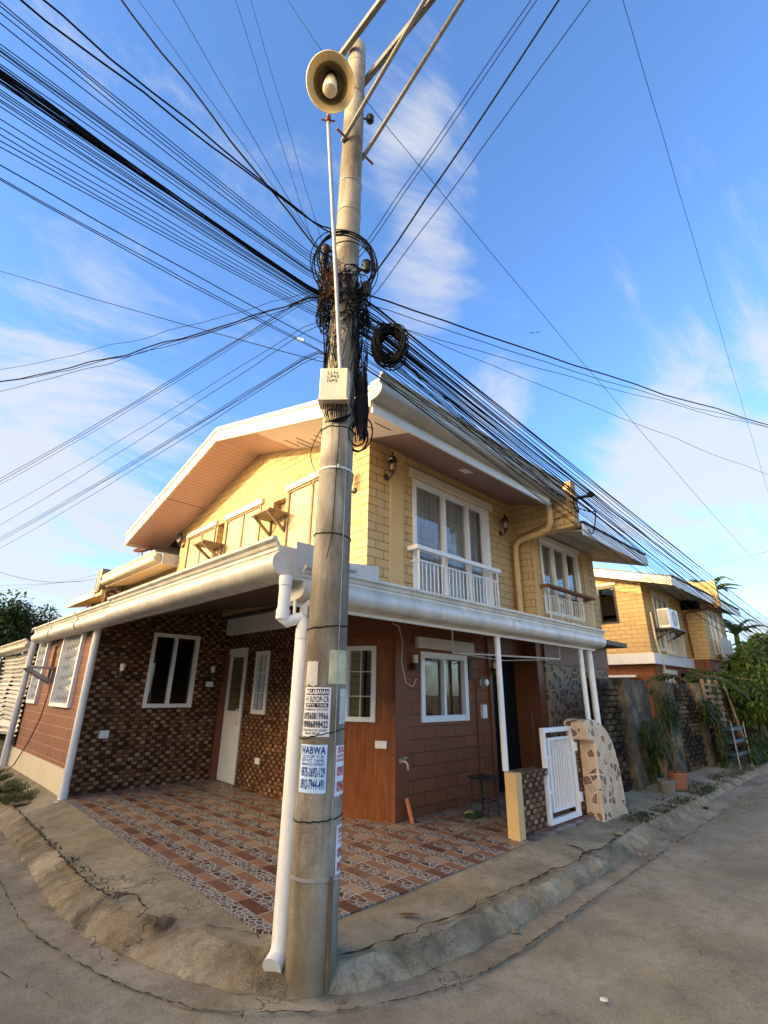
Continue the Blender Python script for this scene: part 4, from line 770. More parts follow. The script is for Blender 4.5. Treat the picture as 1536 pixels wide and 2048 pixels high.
WIRES=[
(1.89,2.89,5.30,-8.71,1.88,5.61,0.30,0.0055,'L1'),
(1.89,2.89,5.26,-8.66,1.73,5.43,0.30,0.0055,'L1'),
(1.89,2.89,5.23,-8.69,2.18,5.92,0.30,0.0055,'L1'),
(1.90,2.89,5.20,-8.53,1.67,5.01,0.30,0.0055,'L1'),
(1.90,2.88,5.11,-8.46,2.09,5.17,0.30,0.0050,'L1'),
(1.90,2.88,5.09,-8.42,1.94,4.97,0.30,0.0050,'L1'),
(1.90,2.88,5.08,-8.36,1.67,4.59,0.30,0.0050,'L1'),
(1.90,2.88,5.07,-8.41,2.07,5.07,0.30,0.0050,'L1'),
(1.90,2.88,5.04,-8.33,1.65,4.54,0.30,0.0050,'L1'),
(1.90,2.88,5.02,-8.33,2.01,4.80,0.30,0.0050,'L1'),
(1.92,2.87,4.88,-8.28,2.03,4.36,0.14,0.0070,'LB'),
(1.92,2.87,4.89,-8.27,1.94,5.01,0.38,0.0070,'LB'),
(1.92,2.87,4.85,-8.27,1.69,4.90,0.36,0.0070,'LB'),
(1.92,2.87,4.89,-8.26,1.72,4.07,0.14,0.0070,'LB'),
(1.92,2.87,4.90,-8.29,1.92,4.79,0.29,0.0070,'LB'),
(1.92,2.87,4.89,-8.23,1.91,3.99,0.12,0.0070,'LB'),
(1.92,2.87,4.87,-8.25,1.85,4.35,0.19,0.0070,'LB'),
(1.92,2.87,4.87,-8.26,1.87,4.38,0.19,0.0070,'LB'),
(1.92,2.87,4.89,-8.26,1.92,4.56,0.26,0.0070,'LB'),
(1.92,2.87,4.86,-8.33,1.99,4.78,0.19,0.0070,'LB'),
(1.92,2.87,4.88,-8.27,2.00,4.34,0.15,0.0070,'LB'),
(1.92,2.87,4.88,-8.25,1.68,4.52,0.30,0.0070,'LB'),
(1.92,2.87,4.86,-8.26,1.80,4.75,0.31,0.0070,'LB'),
(1.92,2.87,4.87,-8.31,1.92,4.78,0.24,0.0070,'LB'),
(1.92,2.87,4.88,-8.25,1.96,4.12,0.12,0.0070,'LB'),
(1.92,2.87,4.87,-8.34,1.95,5.42,0.40,0.0070,'LB'),
(1.93,2.86,4.85,-8.28,2.14,4.86,0.30,0.0050,'L2'),
(1.93,2.86,4.83,-8.25,2.15,4.78,0.30,0.0050,'L2'),
(1.93,2.86,4.82,-8.23,2.15,4.73,0.30,0.0050,'L2'),
(1.93,2.86,4.81,-8.21,2.15,4.68,0.30,0.0050,'L2'),
(1.93,2.86,4.79,-8.18,2.15,4.60,0.30,0.0050,'L2'),
(1.93,2.86,4.78,-8.17,2.15,4.58,0.30,0.0050,'L2'),
(1.93,2.86,4.76,-8.14,2.15,4.50,0.30,0.0050,'L2'),
(1.94,2.85,4.71,-8.06,2.16,4.30,0.30,0.0050,'L2'),
(1.94,2.85,4.68,-8.01,2.16,4.16,0.30,0.0050,'L2'),
(1.94,2.85,4.65,-7.97,2.17,4.07,0.30,0.0050,'L2'),
(1.94,2.85,4.63,-7.93,2.17,3.96,0.30,0.0050,'L2'),
(1.94,2.85,4.61,-7.90,2.17,3.88,0.30,0.0050,'L2'),
(1.98,2.82,4.34,-7.92,2.50,4.51,0.30,0.0060,'L3'),
(1.98,2.82,4.26,-7.86,2.51,4.45,0.30,0.0050,'L3'),
(1.98,2.82,4.25,-7.85,2.51,5.38,0.60,0.0050,'L3'),
(1.96,2.83,4.15,-6.62,17.17,13.25,0.30,0.0060,'L4'),
(1.89,2.89,5.69,-7.32,2.54,5.49,0.20,0.0100,'T1'),
(1.91,2.87,5.66,-7.10,2.78,6.34,0.20,0.0100,'T1'),
(1.93,2.86,5.35,-5.67,4.53,12.54,0.20,0.0120,'T2'),
(1.92,2.86,5.38,-5.25,4.12,12.45,0.20,0.0040,'T3'),
(1.96,2.83,5.27,-4.49,3.83,13.60,0.20,0.0050,'T3'),
(1.97,2.82,5.03,-2.86,2.69,15.11,0.20,0.0040,'T3'),
(1.98,2.82,5.27,-2.49,2.31,14.39,0.20,0.0040,'T3'),
(1.93,2.86,4.92,-1.15,9.42,5.47,0.15,0.0040,'F1'),
(1.92,2.87,4.85,-1.08,9.57,5.52,0.25,0.0090,'F1'),
(1.92,2.87,4.84,-1.08,9.61,5.61,0.30,0.0060,'F1'),
(1.92,2.87,4.81,-1.03,9.97,5.38,0.15,0.0050,'F1'),
(1.90,2.88,4.88,-0.35,13.56,4.65,0.15,0.0060,'F2'),
(1.90,2.88,4.86,-0.32,13.81,4.67,0.15,0.0060,'F2'),
(1.91,2.88,4.84,-0.28,14.06,4.68,0.15,0.0045,'F2'),
(1.92,2.87,4.57,0.06,16.57,4.87,0.15,0.0045,'F2'),
(1.93,2.86,4.52,0.14,16.40,4.39,0.15,0.0050,'F3'),
(1.94,2.85,4.26,0.37,18.04,4.58,0.15,0.0050,'F3'),
(1.94,2.85,4.24,0.40,18.33,4.59,0.15,0.0050,'F3'),
(1.94,2.85,4.23,0.44,18.55,4.60,0.15,0.0050,'F3'),
(1.94,2.85,4.20,0.60,19.73,4.62,0.15,0.0050,'F3'),
(0.90,12.68,3.90,3.02,12.69,3.94,0.20,0.0060,'G1'),
(1.27,16.06,4.00,2.96,12.57,3.90,0.05,0.0050,'G1'),
(1.55,18.91,4.20,3.28,13.47,4.21,0.05,0.0040,'G1'),
(2.22,2.63,5.44,2.74,-4.66,10.92,0.10,0.0060,'R1'),
(2.23,2.62,5.38,2.91,-4.75,11.24,0.10,0.0060,'R1'),
(2.26,2.60,4.99,3.02,-5.26,12.80,0.44,0.0110,'R2'),
(2.30,2.57,4.85,3.09,-5.91,11.56,0.20,0.0060,'R2'),
(2.17,2.67,7.69,23.17,2.06,4.47,0.30,0.0060,'S1'),
(2.07,2.75,7.75,1.62,4.75,13.14,0.05,0.0060,'S1'),
(3.47,0.36,8.00,21.18,1.91,7.47,0.10,0.0050,'S2'),
(2.30,2.57,4.91,19.77,-2.59,7.63,0.38,0.0110,'D1'),
(2.31,2.56,4.80,19.43,-2.59,7.73,0.45,0.0060,'D1'),
(2.32,2.55,4.63,18.37,-2.62,7.11,0.30,0.0050,'D1'),
(2.37,2.51,4.64,22.79,-1.78,6.47,0.15,0.0045,'D1'),
(21.30,4.79,6.20,21.86,2.14,6.55,0.05,0.0080,'S3'),
(23.09,4.53,5.80,24.56,2.74,6.04,0.05,0.0080,'S3'),
(2.26,2.60,4.86,22.01,2.63,3.73,0.08,0.0090,'RA'),
(2.25,2.60,4.87,21.06,2.51,3.51,0.01,0.0090,'RA'),
(2.26,2.60,4.83,20.77,2.49,3.40,0.03,0.0090,'RA'),
(2.26,2.60,4.77,20.49,2.47,3.33,0.05,0.0090,'RA'),
(2.26,2.60,4.72,23.17,2.85,3.59,0.10,0.0090,'RA'),
(2.26,2.60,4.70,21.43,2.61,3.40,0.11,0.0090,'RA'),
(2.26,2.60,4.61,20.70,2.52,3.26,0.03,0.0090,'RA'),
(2.26,2.60,4.74,22.12,2.73,3.31,0.03,0.0070,'RB'),
(2.26,2.60,4.74,21.26,2.62,3.22,0.07,0.0070,'RB'),
(2.26,2.60,4.66,21.71,2.69,3.21,0.07,0.0070,'RB'),
(2.26,2.60,4.66,23.18,2.89,3.40,0.09,0.0070,'RB'),
(2.26,2.60,4.63,21.13,2.63,3.07,0.05,0.0070,'RB'),
(2.26,2.60,4.66,19.90,2.46,2.92,0.01,0.0070,'RB'),
(2.26,2.60,4.64,20.94,2.60,3.03,0.01,0.0070,'RB'),
(2.26,2.60,4.63,20.01,2.48,2.94,0.04,0.0070,'RB'),
(2.26,2.60,4.61,21.73,2.75,2.97,0.02,0.0070,'RB'),
(2.26,2.60,4.58,20.85,2.62,2.92,0.01,0.0070,'RB'),
(2.26,2.60,4.52,21.08,2.67,2.87,0.06,0.0070,'RB'),
(2.26,2.60,4.56,20.71,2.60,2.88,0.03,0.0070,'RB'),
(2.26,2.60,4.49,19.49,2.44,2.79,0.11,0.0070,'RB'),
(2.26,2.60,4.49,21.33,2.71,2.85,0.00,0.0070,'RB'),
(2.26,2.60,4.61,22.43,2.87,2.92,0.07,0.0080,'RB'),
(2.26,2.60,4.60,19.95,2.51,2.75,0.08,0.0080,'RB'),
(2.26,2.60,4.55,20.42,2.60,2.69,0.02,0.0080,'RB'),
(2.26,2.60,4.51,22.20,2.87,2.79,0.08,0.0080,'RB'),
(2.26,2.60,4.48,19.94,2.55,2.60,0.05,0.0080,'RB'),
(2.26,2.60,4.48,19.27,2.44,2.57,0.03,0.0080,'RB'),
(2.26,2.60,4.46,22.43,2.92,2.70,0.04,0.0080,'RB'),
(2.26,2.60,4.39,22.32,2.92,2.62,0.04,0.0080,'RB'),
(2.26,2.60,4.41,19.68,2.53,2.47,0.02,0.0080,'RB'),
(2.27,2.60,4.36,21.80,2.86,2.53,0.05,0.0080,'RB'),
(2.26,2.60,4.38,19.29,2.47,2.49,0.08,0.0060,'RC'),
(2.27,2.60,4.32,21.55,2.82,2.57,0.06,0.0060,'RC'),
(2.27,2.60,4.33,19.98,2.60,2.42,0.10,0.0060,'RC'),
(2.27,2.59,4.24,20.17,2.64,2.42,0.11,0.0060,'RC'),
(2.27,2.59,4.22,19.15,2.49,2.27,0.02,0.0060,'RC'),
(2.27,2.59,4.17,19.04,2.50,2.19,0.10,0.0060,'RC'),
(2.27,2.59,4.13,19.68,2.61,2.16,0.07,0.0060,'RC'),
(2.27,2.59,4.14,21.81,2.93,2.26,0.08,0.0060,'RC'),
(2.29,2.58,4.57,7.70,3.25,4.59,0.12,0.0060,'RK'),
(2.29,2.58,4.52,7.75,3.25,4.56,0.12,0.0060,'RK'),
(2.29,2.58,4.46,7.61,3.25,4.47,0.12,0.0060,'RK'),
(2.27,2.59,4.30,7.66,3.25,4.59,0.12,0.0060,'RK'),
]
# ================================================================ rear house (left, behind)
RH = thing('rear_house', 'yellow house behind the corner house with a gold edged gutter and satellite dish', 'house', (4.3, 14, .15))
MB().box(4.3, 4.45, 10.5, 17.5, .1, 4.25).box(4.45, 9, 17.35, 17.5, .1, 4.25).build('wall', 'yellow', RH)
MB().hexa([(3.7, 10.6, 4.08), (4.35, 10.6, 4.22), (4.35, 14.3, 4.22), (3.7, 14.3, 4.08), (3.7, 10.6, 4.11), (4.35, 10.6, 4.25), (4.35, 14.3, 4.25), (3.7, 14.3, 4.11)]).build('soffit', 'cream', RH)
MB().hexa([(3.7, 10.55, 4.18), (7.5, 10.55, 5.2), (7.5, 14.3, 5.2), (3.7, 14.3, 4.18), (3.7, 10.55, 4.24), (7.5, 10.55, 5.26), (7.5, 14.3, 5.26), (3.7, 14.3, 4.24)]).build('roof', 'darkroof', RH)
gutter_mb([(3.70, 14.25), (3.70, 10.6)], ogee(4.10, 4.34, .18)).build('gutter', 'gold_gutter', RH, smooth=True); MB().box(3.68, 5.2, 10.52, 10.56, 4.06, 4.30).build('fascia', 'gutgrey', RH)
MB().box(3.55, 7.4, 14.35, 14.75, 3.95, 4.56).build('firewall', 'pole', RH); MB().box(3.6, 4.3, 14.2, 14.9, 3.85, 3.98).build('firewall_corbel', 'yellow_plain', RH)
MB().hexa([(3.6, 14.75, 3.98), (7.5, 14.75, 4.9), (7.5, 17.6, 4.9), (3.6, 17.6, 3.98), (3.6, 14.75, 4.06), (7.5, 14.75, 4.98), (7.5, 17.6, 4.98), (3.6, 17.6, 4.06)]).build('roof', 'darkroof', RH)
MB().box(3.57, 3.6, 14.75, 17.6, 3.86, 4.02).build('fascia', 'cream', RH); MB().hexa([(3.6, 14.75, 3.86), (4.3, 14.75, 4.0), (4.3, 17.6, 4.0), (3.6, 17.6, 3.86), (3.6, 14.75, 3.88), (4.3, 14.75, 4.02), (4.3, 17.6, 4.02), (3.6, 17.6, 3.88)]).build('soffit', 'yellow_plain', RH)
mb = MB(); c_ = Vector((3.55, 11.46, 4.50)); ax = Vector((-.35, -.25, .8)).normalized()
mb.lathe([(.0, -.035), (.10, -.025), (.17, .0), (.20, .03), (.19, .035), (.165, .01), (.09, -.015), (0, -.025)], c_, ax, 20); dish = mb.build('dish', 'terracotta', None); 
tag(dish, 'round satellite dish mounted above the gold edged gutter', 'satellite dish'); 
MB().tube([c_+Vector((0, 0, -.05)), c_+Vector((.05, .1, -.2)), (3.75, 11.5, 4.2)], .015, 6).build('mast', 'iron', dish); MB().tube([c_-ax*.05+Vector((0, .28, 0)), c_+ax*.3+Vector((0, .3, .1))], .01, 5).build('feed_arm', 'iron', dish)
# ================================================================ side shed with slatted sheet
SH = thing('car_shed', 'low shed closed by white slatted sheets left of the brown block wall', 'shed', (2.1, 14.5, .1))
gutter_mb([(2.08, 17.5), (2.08, 12.0)], ogee(2.26, 2.46, .2)).build('gutter', 'gold_gutter', SH, smooth=True)
MB().hexa([(2.02, 12.05, 2.40), (5, 12.05, 2.9), (5, 17.5, 2.9), (2.02, 17.5, 2.40), (2.02, 12.05, 2.44), (5, 12.05, 2.94), (5, 17.5, 2.94), (2.02, 17.5, 2.44)]).build('roof', 'darkroof', SH)
for k, (y0, y1, zb) in enumerate(((12.1, 14.0, .70), (14.0, 15.6, .62))):
    rows = []
    n = 64
    for i in range(n+1):
        z = 2.26-(2.26-zb)*i/n; ph = i/n*18*2*math.pi; d = .035*(1 if math.sin(ph) > 0 else -1)*min(1, abs(math.sin(ph))*3)+.02*math.sin(i*.2+k)
        rows.append([(2.14-d-.04*(i/n)*math.sin(y*2.3+k), y, z+.02*math.sin(y*1.7+i*.05)-.05*abs(y-y0)*(i/n > .9)) for y in [y0+(y1-y0)*j/16 for j in range(17)]])
    MB().grid(rows).build('slatted_sheet', 'whiteblind', SH)
MB().box(2.3, 2.34, 12.0, 17.5, .1, 2.3).build('back_screen', 'dark', SH); MB().box(2.15, 2.3, 12.0, 17.5, .05, .45).build('kerb_wall', 'dirt', SH)
# ================================================================ opposite terrace, across the side street (off to the left)
OH = thing('terrace_house', 'yellow terrace house across the side street with a long flat parapet', 'house', (-10, 10, 0))
OX = 7.0
mb = MB(); mb.box(-13, -OX, -1, 34, 0, 5.20); mb.build('wall', 'yellow', OH); MB().box(-13.1, -OX+.1, -1.1, 34.1, 5.20, 5.30).build('parapet', 'cream', OH)
mb = MB(); md = MB()
for y in range(1, 33, 3):
    for z in (.9, 3.3): mb.box(-OX-.02, -OX+.04, y, y+1.4, z, z+1.2); md.box(-OX+.0, -OX+.05, y+.08, y+1.32, z+.08, z+1.12)
mb.build('window', 'white', OH); md.build('pane', 'glass_dark', OH)
# ================================================================ far house (right)
FH = thing('far_house', 'yellow two storey house beyond the concrete fence with an air conditioner under its window', 'house', (18, 4.7, 0))
SX = Pl('x', 14.8); VY = Pl('y', 4.7)
mb = wall(SX, 4.7, 11, 2.64, 4.62, [(5.42, 5.94, 3.50, 4.56)], .15); mb.prism([(14.8, 4.7, 4.62), (14.8, 7.8, 5.45), (14.8, 11, 4.62)], (.15, 0, 0)); 
wall(VY, 14.95, 18.35, 2.64, 4.6, [(15.60, 17.0, 2.75, 4.35)], .15, mb); mb.build('upper_wall', 'yellow', FH)
Z4 = Pl('y', 4.15); mb = wall(Z4, 18.35, 21.2, 2.64, 4.5, [(19.1, 20.4, 2.8, 4.25)], .15); mb.box(18.35, 18.5, 4.3, 4.85, 2.64, 4.5); mb.build('upper_wall', 'yellow', FH)
MB().box(14.70, 18.35, 4.62, 4.9, 2.36, 2.64).box(14.70, 14.95, 4.9, 11, 2.36, 2.64).build('floor_band', 'white', FH)
mb = wall(VY, 14.95, 18.35, .05, 2.36, [(15.5, 16.4, 1.2, 2.1), (17.0, 18.2, .1, 2.2)], .15); mb.box(14.9, 15.05, 4.75, 11, .05, 2.36); mb.build('lower_wall', 'brown', FH); MB().box(15, 21.2, 5.2, 5.25, .05, 4.4).build('inner_wall', 'dark', FH)
MB().box(18.35, 21.2, 4.2, 4.35, .05, 2.64).build('lower_wall', 'brown_plain', FH)
MB().box(18.3, 18.5, 4.36, 4.9, .05, 2.64).build('lower_wall', 'brown_plain', FH)
window(FH, SX, 5.42, 5.94, 3.50, 4.56, w=.05, glass='glass_dark', back='dark', mat='black', backd=-.14, label='black framed side window'); SX.box(MB(), 5.36, 6.0, 4.60, 4.68, 0, .05).build('lintel', 'cream', FH)
SX.box(MB(), 5.2, 6.3, 2.02, 2.08, -.1, .04).build('awning_edge', 'white', FH)
window(FH, VY, 15.60, 17.0, 2.75, 4.35, w=.06, divs=(16.05, 16.5), back='curtain', mull=.05, backd=-.2, label='three panel window above the air conditioner'); VY.box(MB(), 15.5, 17.1, 4.35, 4.45, 0, .05).build('lintel', 'cream', FH)
window(FH, Z4, 19.1, 20.4, 2.8, 4.25, w=.06, divs=(19.75,), back='curtain', mull=.05, backd=-.2, label='two panel window with a solid balcony panel')
window(FH, VY, 15.5, 16.4, 1.2, 2.1, w=.06, divs=(15.95,), back='amber_backing', backd=-.12, label='ground floor window with an amber curtain'); VY.box(MB(), 15.4, 16.5, 2.12, 2.24, 0, .06).build('lintel', 'cream', FH)
railing(FH, VY, 15.5, 17.2, 2.64, 3.3, .2, 20, mat='cream', top='rust'); MB().box(19.0, 20.5, 3.93, 3.97, 2.62, 3.35).build('balcony_panel', 'soffit_grey', FH)
def zf_(y): return 4.58+.27*(y-4.7)
MB().hexa([(14.2, 3.75, zf_(3.75)), (21.9, 3.75, zf_(3.75)), (21.9, 7.8, zf_(7.8)), (14.2, 7.8, zf_(7.8)), (14.2, 3.75, zf_(3.75)+.03), (21.9, 3.75, zf_(3.75)+.03), (21.9, 7.8, zf_(7.8)+.03), (14.2, 7.8, zf_(7.8)+.03)]).build('soffit', 'soffit_grey', FH)
MB().prism([(14.22, 3.75, zf_(3.75)+.16), (14.22, 7.8, zf_(7.8)+.16), (14.22, 11.9, zf_(3.75)+.16), (14.22, 11.9, zf_(3.75)+.22), (14.22, 7.8, zf_(7.8)+.22), (14.22, 3.75, zf_(3.75)+.22)], (7.7, 0, 0)).build('roof', 'darkroof', FH)
mb = MB()
for i in range(100):
    x = 14.25+7.6*i/100; mb.box(x, x+.03, 3.70, 3.80, zf_(3.75)+.2, zf_(3.75)+.24)
mb.build('roof_ribs', 'darkroof', FH)
MB().box(14.2, 21.9, 3.72, 3.75, zf_(3.75)-.05, zf_(3.75)+.17).build('fascia', 'white', FH)
MB().prism([(14.17, 3.72, zf_(3.72)-.05), (14.17, 7.8, zf_(7.8)-.05), (14.17, 11.9, zf_(3.72)-.05), (14.17, 11.9, zf_(3.72)+.17), (14.17, 7.8, zf_(7.8)+.17), (14.17, 3.72, zf_(3.72)+.17)], (.03, 0, 0)).build('rake_fascia', 'cream', FH)
MB().prism([(18.35, 3.6, 4.2), (18.35, 3.6, 5.05), (18.35, 4.1, 5.05), (18.35, 7.8, 6.0), (18.35, 7.8, 4.2)], (.2, 0, 0)).build('firewall', 'yellow', FH)
MB().tube([(18.28, 4.6, 2.7), (18.28, 4.62, 4.05), (18.3, 4.5, 4.12), (18.32, 3.7, 4.2)], .035, 8).build('downspout', 'rust', FH)
MB().tube([(15.0, 4.62, 3.75), (14.98, 4.60, 3.0), (15.2, 4.6, 2.5), (15.35, 4.62, 2.3), (15.42, 4.66, 1.9), (15.45, 4.66, 1.2)], .028, 8).build('conduit', 'cream', FH)
bracket(VY, 15.2, 16.3, 3.28, .55, par=FH, mat='blackmetal')
AC = thing('air_conditioner', 'white air conditioner unit on a bracket under the far house window', 'air conditioner', (15.6, 4.4, 3.31))
MB().box(15.2, 16.0, 4.22, 4.52, 3.32, 3.86).build('casing', 'white2', AC, bevel=.02)
mb = MB(); mb.box(15.195, 15.199, 4.25, 4.49, 3.40, 3.80)
for i in range(5): mb.box(15.188, 15.195, 4.25+.055*i, 4.262+.055*i, 3.40, 3.80)
for i in range(7): mb.box(15.186, 15.194, 4.25, 4.49, 3.41+.06*i, 3.425+.06*i)
mb.build('side_grille', 'iron', AC); MB().lathe([(.21, 0), (.21, .015), (.19, .015), (.19, .005), (0, .005)], (15.65, 4.222, 3.59), (0, -1, 0), 20).build('fan_guard', 'iron', AC)
# ================================================================ gate, low walls, draped arch
LW = thing('tiled_low_wall', 'low wall end clad in brown stone tile with a yellow painted post face', 'wall', (5.3, 3.2, .15))
MB().box(5.10, 5.62, 3.14, 3.26, .12, .70).build('body', 'clad', LW); MB().box(4.985, 5.10, 3.10, 3.24, .12, .77).build('yellow_post', 'yellow_plain', LW, bevel=.006); MB().box(5.10, 5.66, 3.10, 3.30, .70, .765).build('capping', 'clad', LW)
LW2 = thing('tiled_gate_pillar', 'narrow stone tiled pillar between the white gate and the stone print cover', 'pillar', (6.5, 3.2, .15)); MB().box(6.40, 6.56, 3.12, 3.30, .12, 1.02).build('body', 'clad', LW2)
GT = thing('gate', 'small white metal gate with vertical bars standing ajar by the tiled low wall', 'gate', (5.68, 3.12, .15)); GY = Pl('y', 3.14)
frame(GY, 5.65, 6.40, .20, 1.18, .052, -.02, .03).build('frame', 'white2', GT, bevel=.004)
frame(GY, 5.76, 6.29, .31, 1.07, .026, -.012, .02).build('inner_frame', 'white2', GT)
for i in range(8): x = 5.82+.42*i/7; GY.box(MB(), x-.009, x+.009, .336, 1.044, -.008, .012).build('bar', 'white2', GT)
mb = MB()
for z in (.5, .85):
    for a, b in ((5.72, 5.77), (6.28, 6.33)): GY.box(mb, a, b, z, z+.03, -.01, .015)
mb.build('spacer', 'white2', GT); GY.box(MB(), 6.37, 6.43, .9, 1.0, .03, .05).build('latch', 'white2', GT); GY.box(MB(), 6.37, 6.43, .35, .45, .03, .05).build('hinge', 'white2', GT)
MB().box(5.62, 6.42, 3.13, 3.2, .08, .195).build('sill', 'brown_plain', GT)
AR = thing('draped_cover', 'glossy cream cover printed with brown stone chips draped over a low wall', 'cover', (6.8, 3.0, .12))
outl = [(6.56, .10), (6.56, 1.0), (6.38, 1.03), (6.33, 1.22), (6.45, 1.265), (6.66, 1.245), (6.86, 1.18), (7.02, 1.07), (7.13, .92), (7.20, .74), (7.24, .5), (7.27, .28), (7.30, .10)]
sh_ = MB().prism([(x, 2.92, z) for x, z in outl[:4]]+[(p.x, 2.92, p.z) for p in catmull([(x, 0, z) for x, z in outl[3:]], 5)[1:]], (0, .28, 0)).build('sheet', 'chips', AR, bevel=.02)
mb = MB(); mb.prism([(x, 3.0, z) for x, z in [(6.57, .1), (6.57, 1.0), (6.5, 1.2), (6.85, 1.13), (7.02, 1.0), (7.15, .7), (7.2, .1)]], (0, .2, 0)); mb.build('wall_core', 'fence', AR)
rnd = random.Random(4); mb = MB()
for i in range(60):
    z = rnd.uniform(.5, 1.12); x = 7.16+.10*(1-z)+rnd.uniform(-.02, .04); mb.tube([(x, 3.12+rnd.uniform(-.05, .05), z), (x+.05, 3.1+rnd.uniform(-.05, .05), z+.03), (x+.03, 3.12, z-.06)], .008, 4)
tag(mb.build('cloth_bundle', 'purple'), 'purple netted cloth stuffed behind the stone print cover', 'cloth')
MB().tube([(6.10, 3.5, .15), (6.12, 3.5, 1.35)], .008, 6).build('stake', 'leaf_dark'); tag(bpy.data.objects['stake'], 'thin dark green stake behind the white gate', 'stake')
# stool, hose, litter
ST = thing('stool', 'black metal stool in the shade behind the yellow post', 'stool', (5.62, 3.95, .17))
MB().box(5.48, 5.76, 3.81, 4.09, .57, .60).build('seat', 'black', ST, bevel=.01)
for x, y in ((5.50, 3.83), (5.74, 3.83), (5.50, 4.07), (5.74, 4.07)): MB().tube([(x, y, .17), (5.62+(x-5.62)*.85, 3.95+(y-3.95)*.85, .57)], .012, 6).build('leg', 'black', ST)
MB().tube([(5.52, 3.85, .33), (5.72, 3.85, .33), (5.72, 4.05, .33), (5.52, 4.05, .33)], .007, 5, close=True).build('stretcher', 'black', ST)
mb = MB()
for k in range(3): mb.tube([(5.42+.12*math.cos(a)+.015*k, 3.98+.09*math.sin(a), .19+.012*k) for a in [i*.42 for i in range(15)]], .007, 6, close=True)
hs_ = mb.build('garden_hose', 'hose'); tag(hs_, 'coiled green garden hose lying on the tiled patio', 'garden hose')
MB().tube([(5.38+.07*math.cos(a), 4.0+.05*math.sin(a), .235+.012*math.sin(a*2)) for a in [i*.5 for i in range(11)]], .006, 6).build('end_piece', 'hosey', hs_)
# ================================================================ concrete fence
FC = thing('concrete_fence', 'weathered grey concrete fence with woven block panels and plain slabs', 'fence', (12, 3.4, .1))
def blockpanel(x0, x1, y, z0, z1, cell=.16, row=.085):
    mb = MB(); nc = max(1, round((x1-x0)/cell)); cw = (x1-x0)/nc; nr = int((z1-z0)/row); 
    mb.box(x0, x1, y+.05, y+.08, z0, z1)
    for r in range(nr):
        for c in range(nc):
            o_ = .03 if (c+r) % 2 else 0; mb.box(x0+c*cw+.008, x0+(c+1)*cw-.008, y-o_, y+.049, z0+r*row+.01, z0+(r+1)*row-.012)
    return mb
PX = [(8.72, 9.02), (10.62, 10.9), (12.86, 13.12), (15.9, 16.1), (19.0, 19.2)]
for a, b in PX: MB().box(a, b, 3.28, 3.5, .02, 1.82).build('post', 'fence', FC, bevel=.015)
for a, b in ((9.02, 10.05), (10.9, 11.45)): MB().box(a, b, 3.36, 3.44, .02, 1.80).build('slab', 'fence', FC)
MB().box(10.05, 10.62, 3.8, 3.86, .02, 1.8).build('slab', 'fence_dark', FC)
for a, b in ((7.75, 8.72), (11.45, 12.86), (13.12, 15.9), (16.1, 19.0)): blockpanel(a, b, 3.38, .1, 1.8).build('woven_panel', 'fence_dark', FC)
blockpanel(19.2, 30, 3.38, .1, 1.7, .3, .17).build('woven_panel', 'fence_dark', FC)
# wood pallets, blue crates, poles leaning on the fence
PL = thing('wooden_pallet', 'broken wooden pallet leaning at the top of the dark fence', 'pallet', (13.8, 3.2, 1.0))
for i in range(7): MB().box(13.2, 14.5, 3.22, 3.24, 1.02+i*.125, 1.08+i*.125).build('plank', 'shelf', PL)
for x in (13.25, 13.8, 14.42): MB().box(x, x+.06, 3.24, 3.30, .9, 1.92).build('batten', 'shelf', PL)
RK = thing('plant_rack', 'white metal rack with blue trays against the fence', 'rack', (13.9, 3.0, .12))
for x in (13.35, 14.45):
    for y in (2.9, 3.15): MB().tube([(x, y, .12), (x, y, 1.02)], .009, 6).build('leg', 'iron', RK)
for z in (.35, .6, .85): MB().box(13.37, 14.43, 2.92, 3.13, z, z+.07).build('tray', 'blueplastic', RK, bevel=.01)
for k, (x, l) in enumerate(((14.85, .1), )):
    o_ = MB().tube([(x, 2.95, .12), (x+l, 3.25, 2.0-.3*k)], .018, 6).build('bamboo_pole', 'shelf'); tag(o_, 'thin weathered pole leaning on the fence beside the plant rack', 'pole')
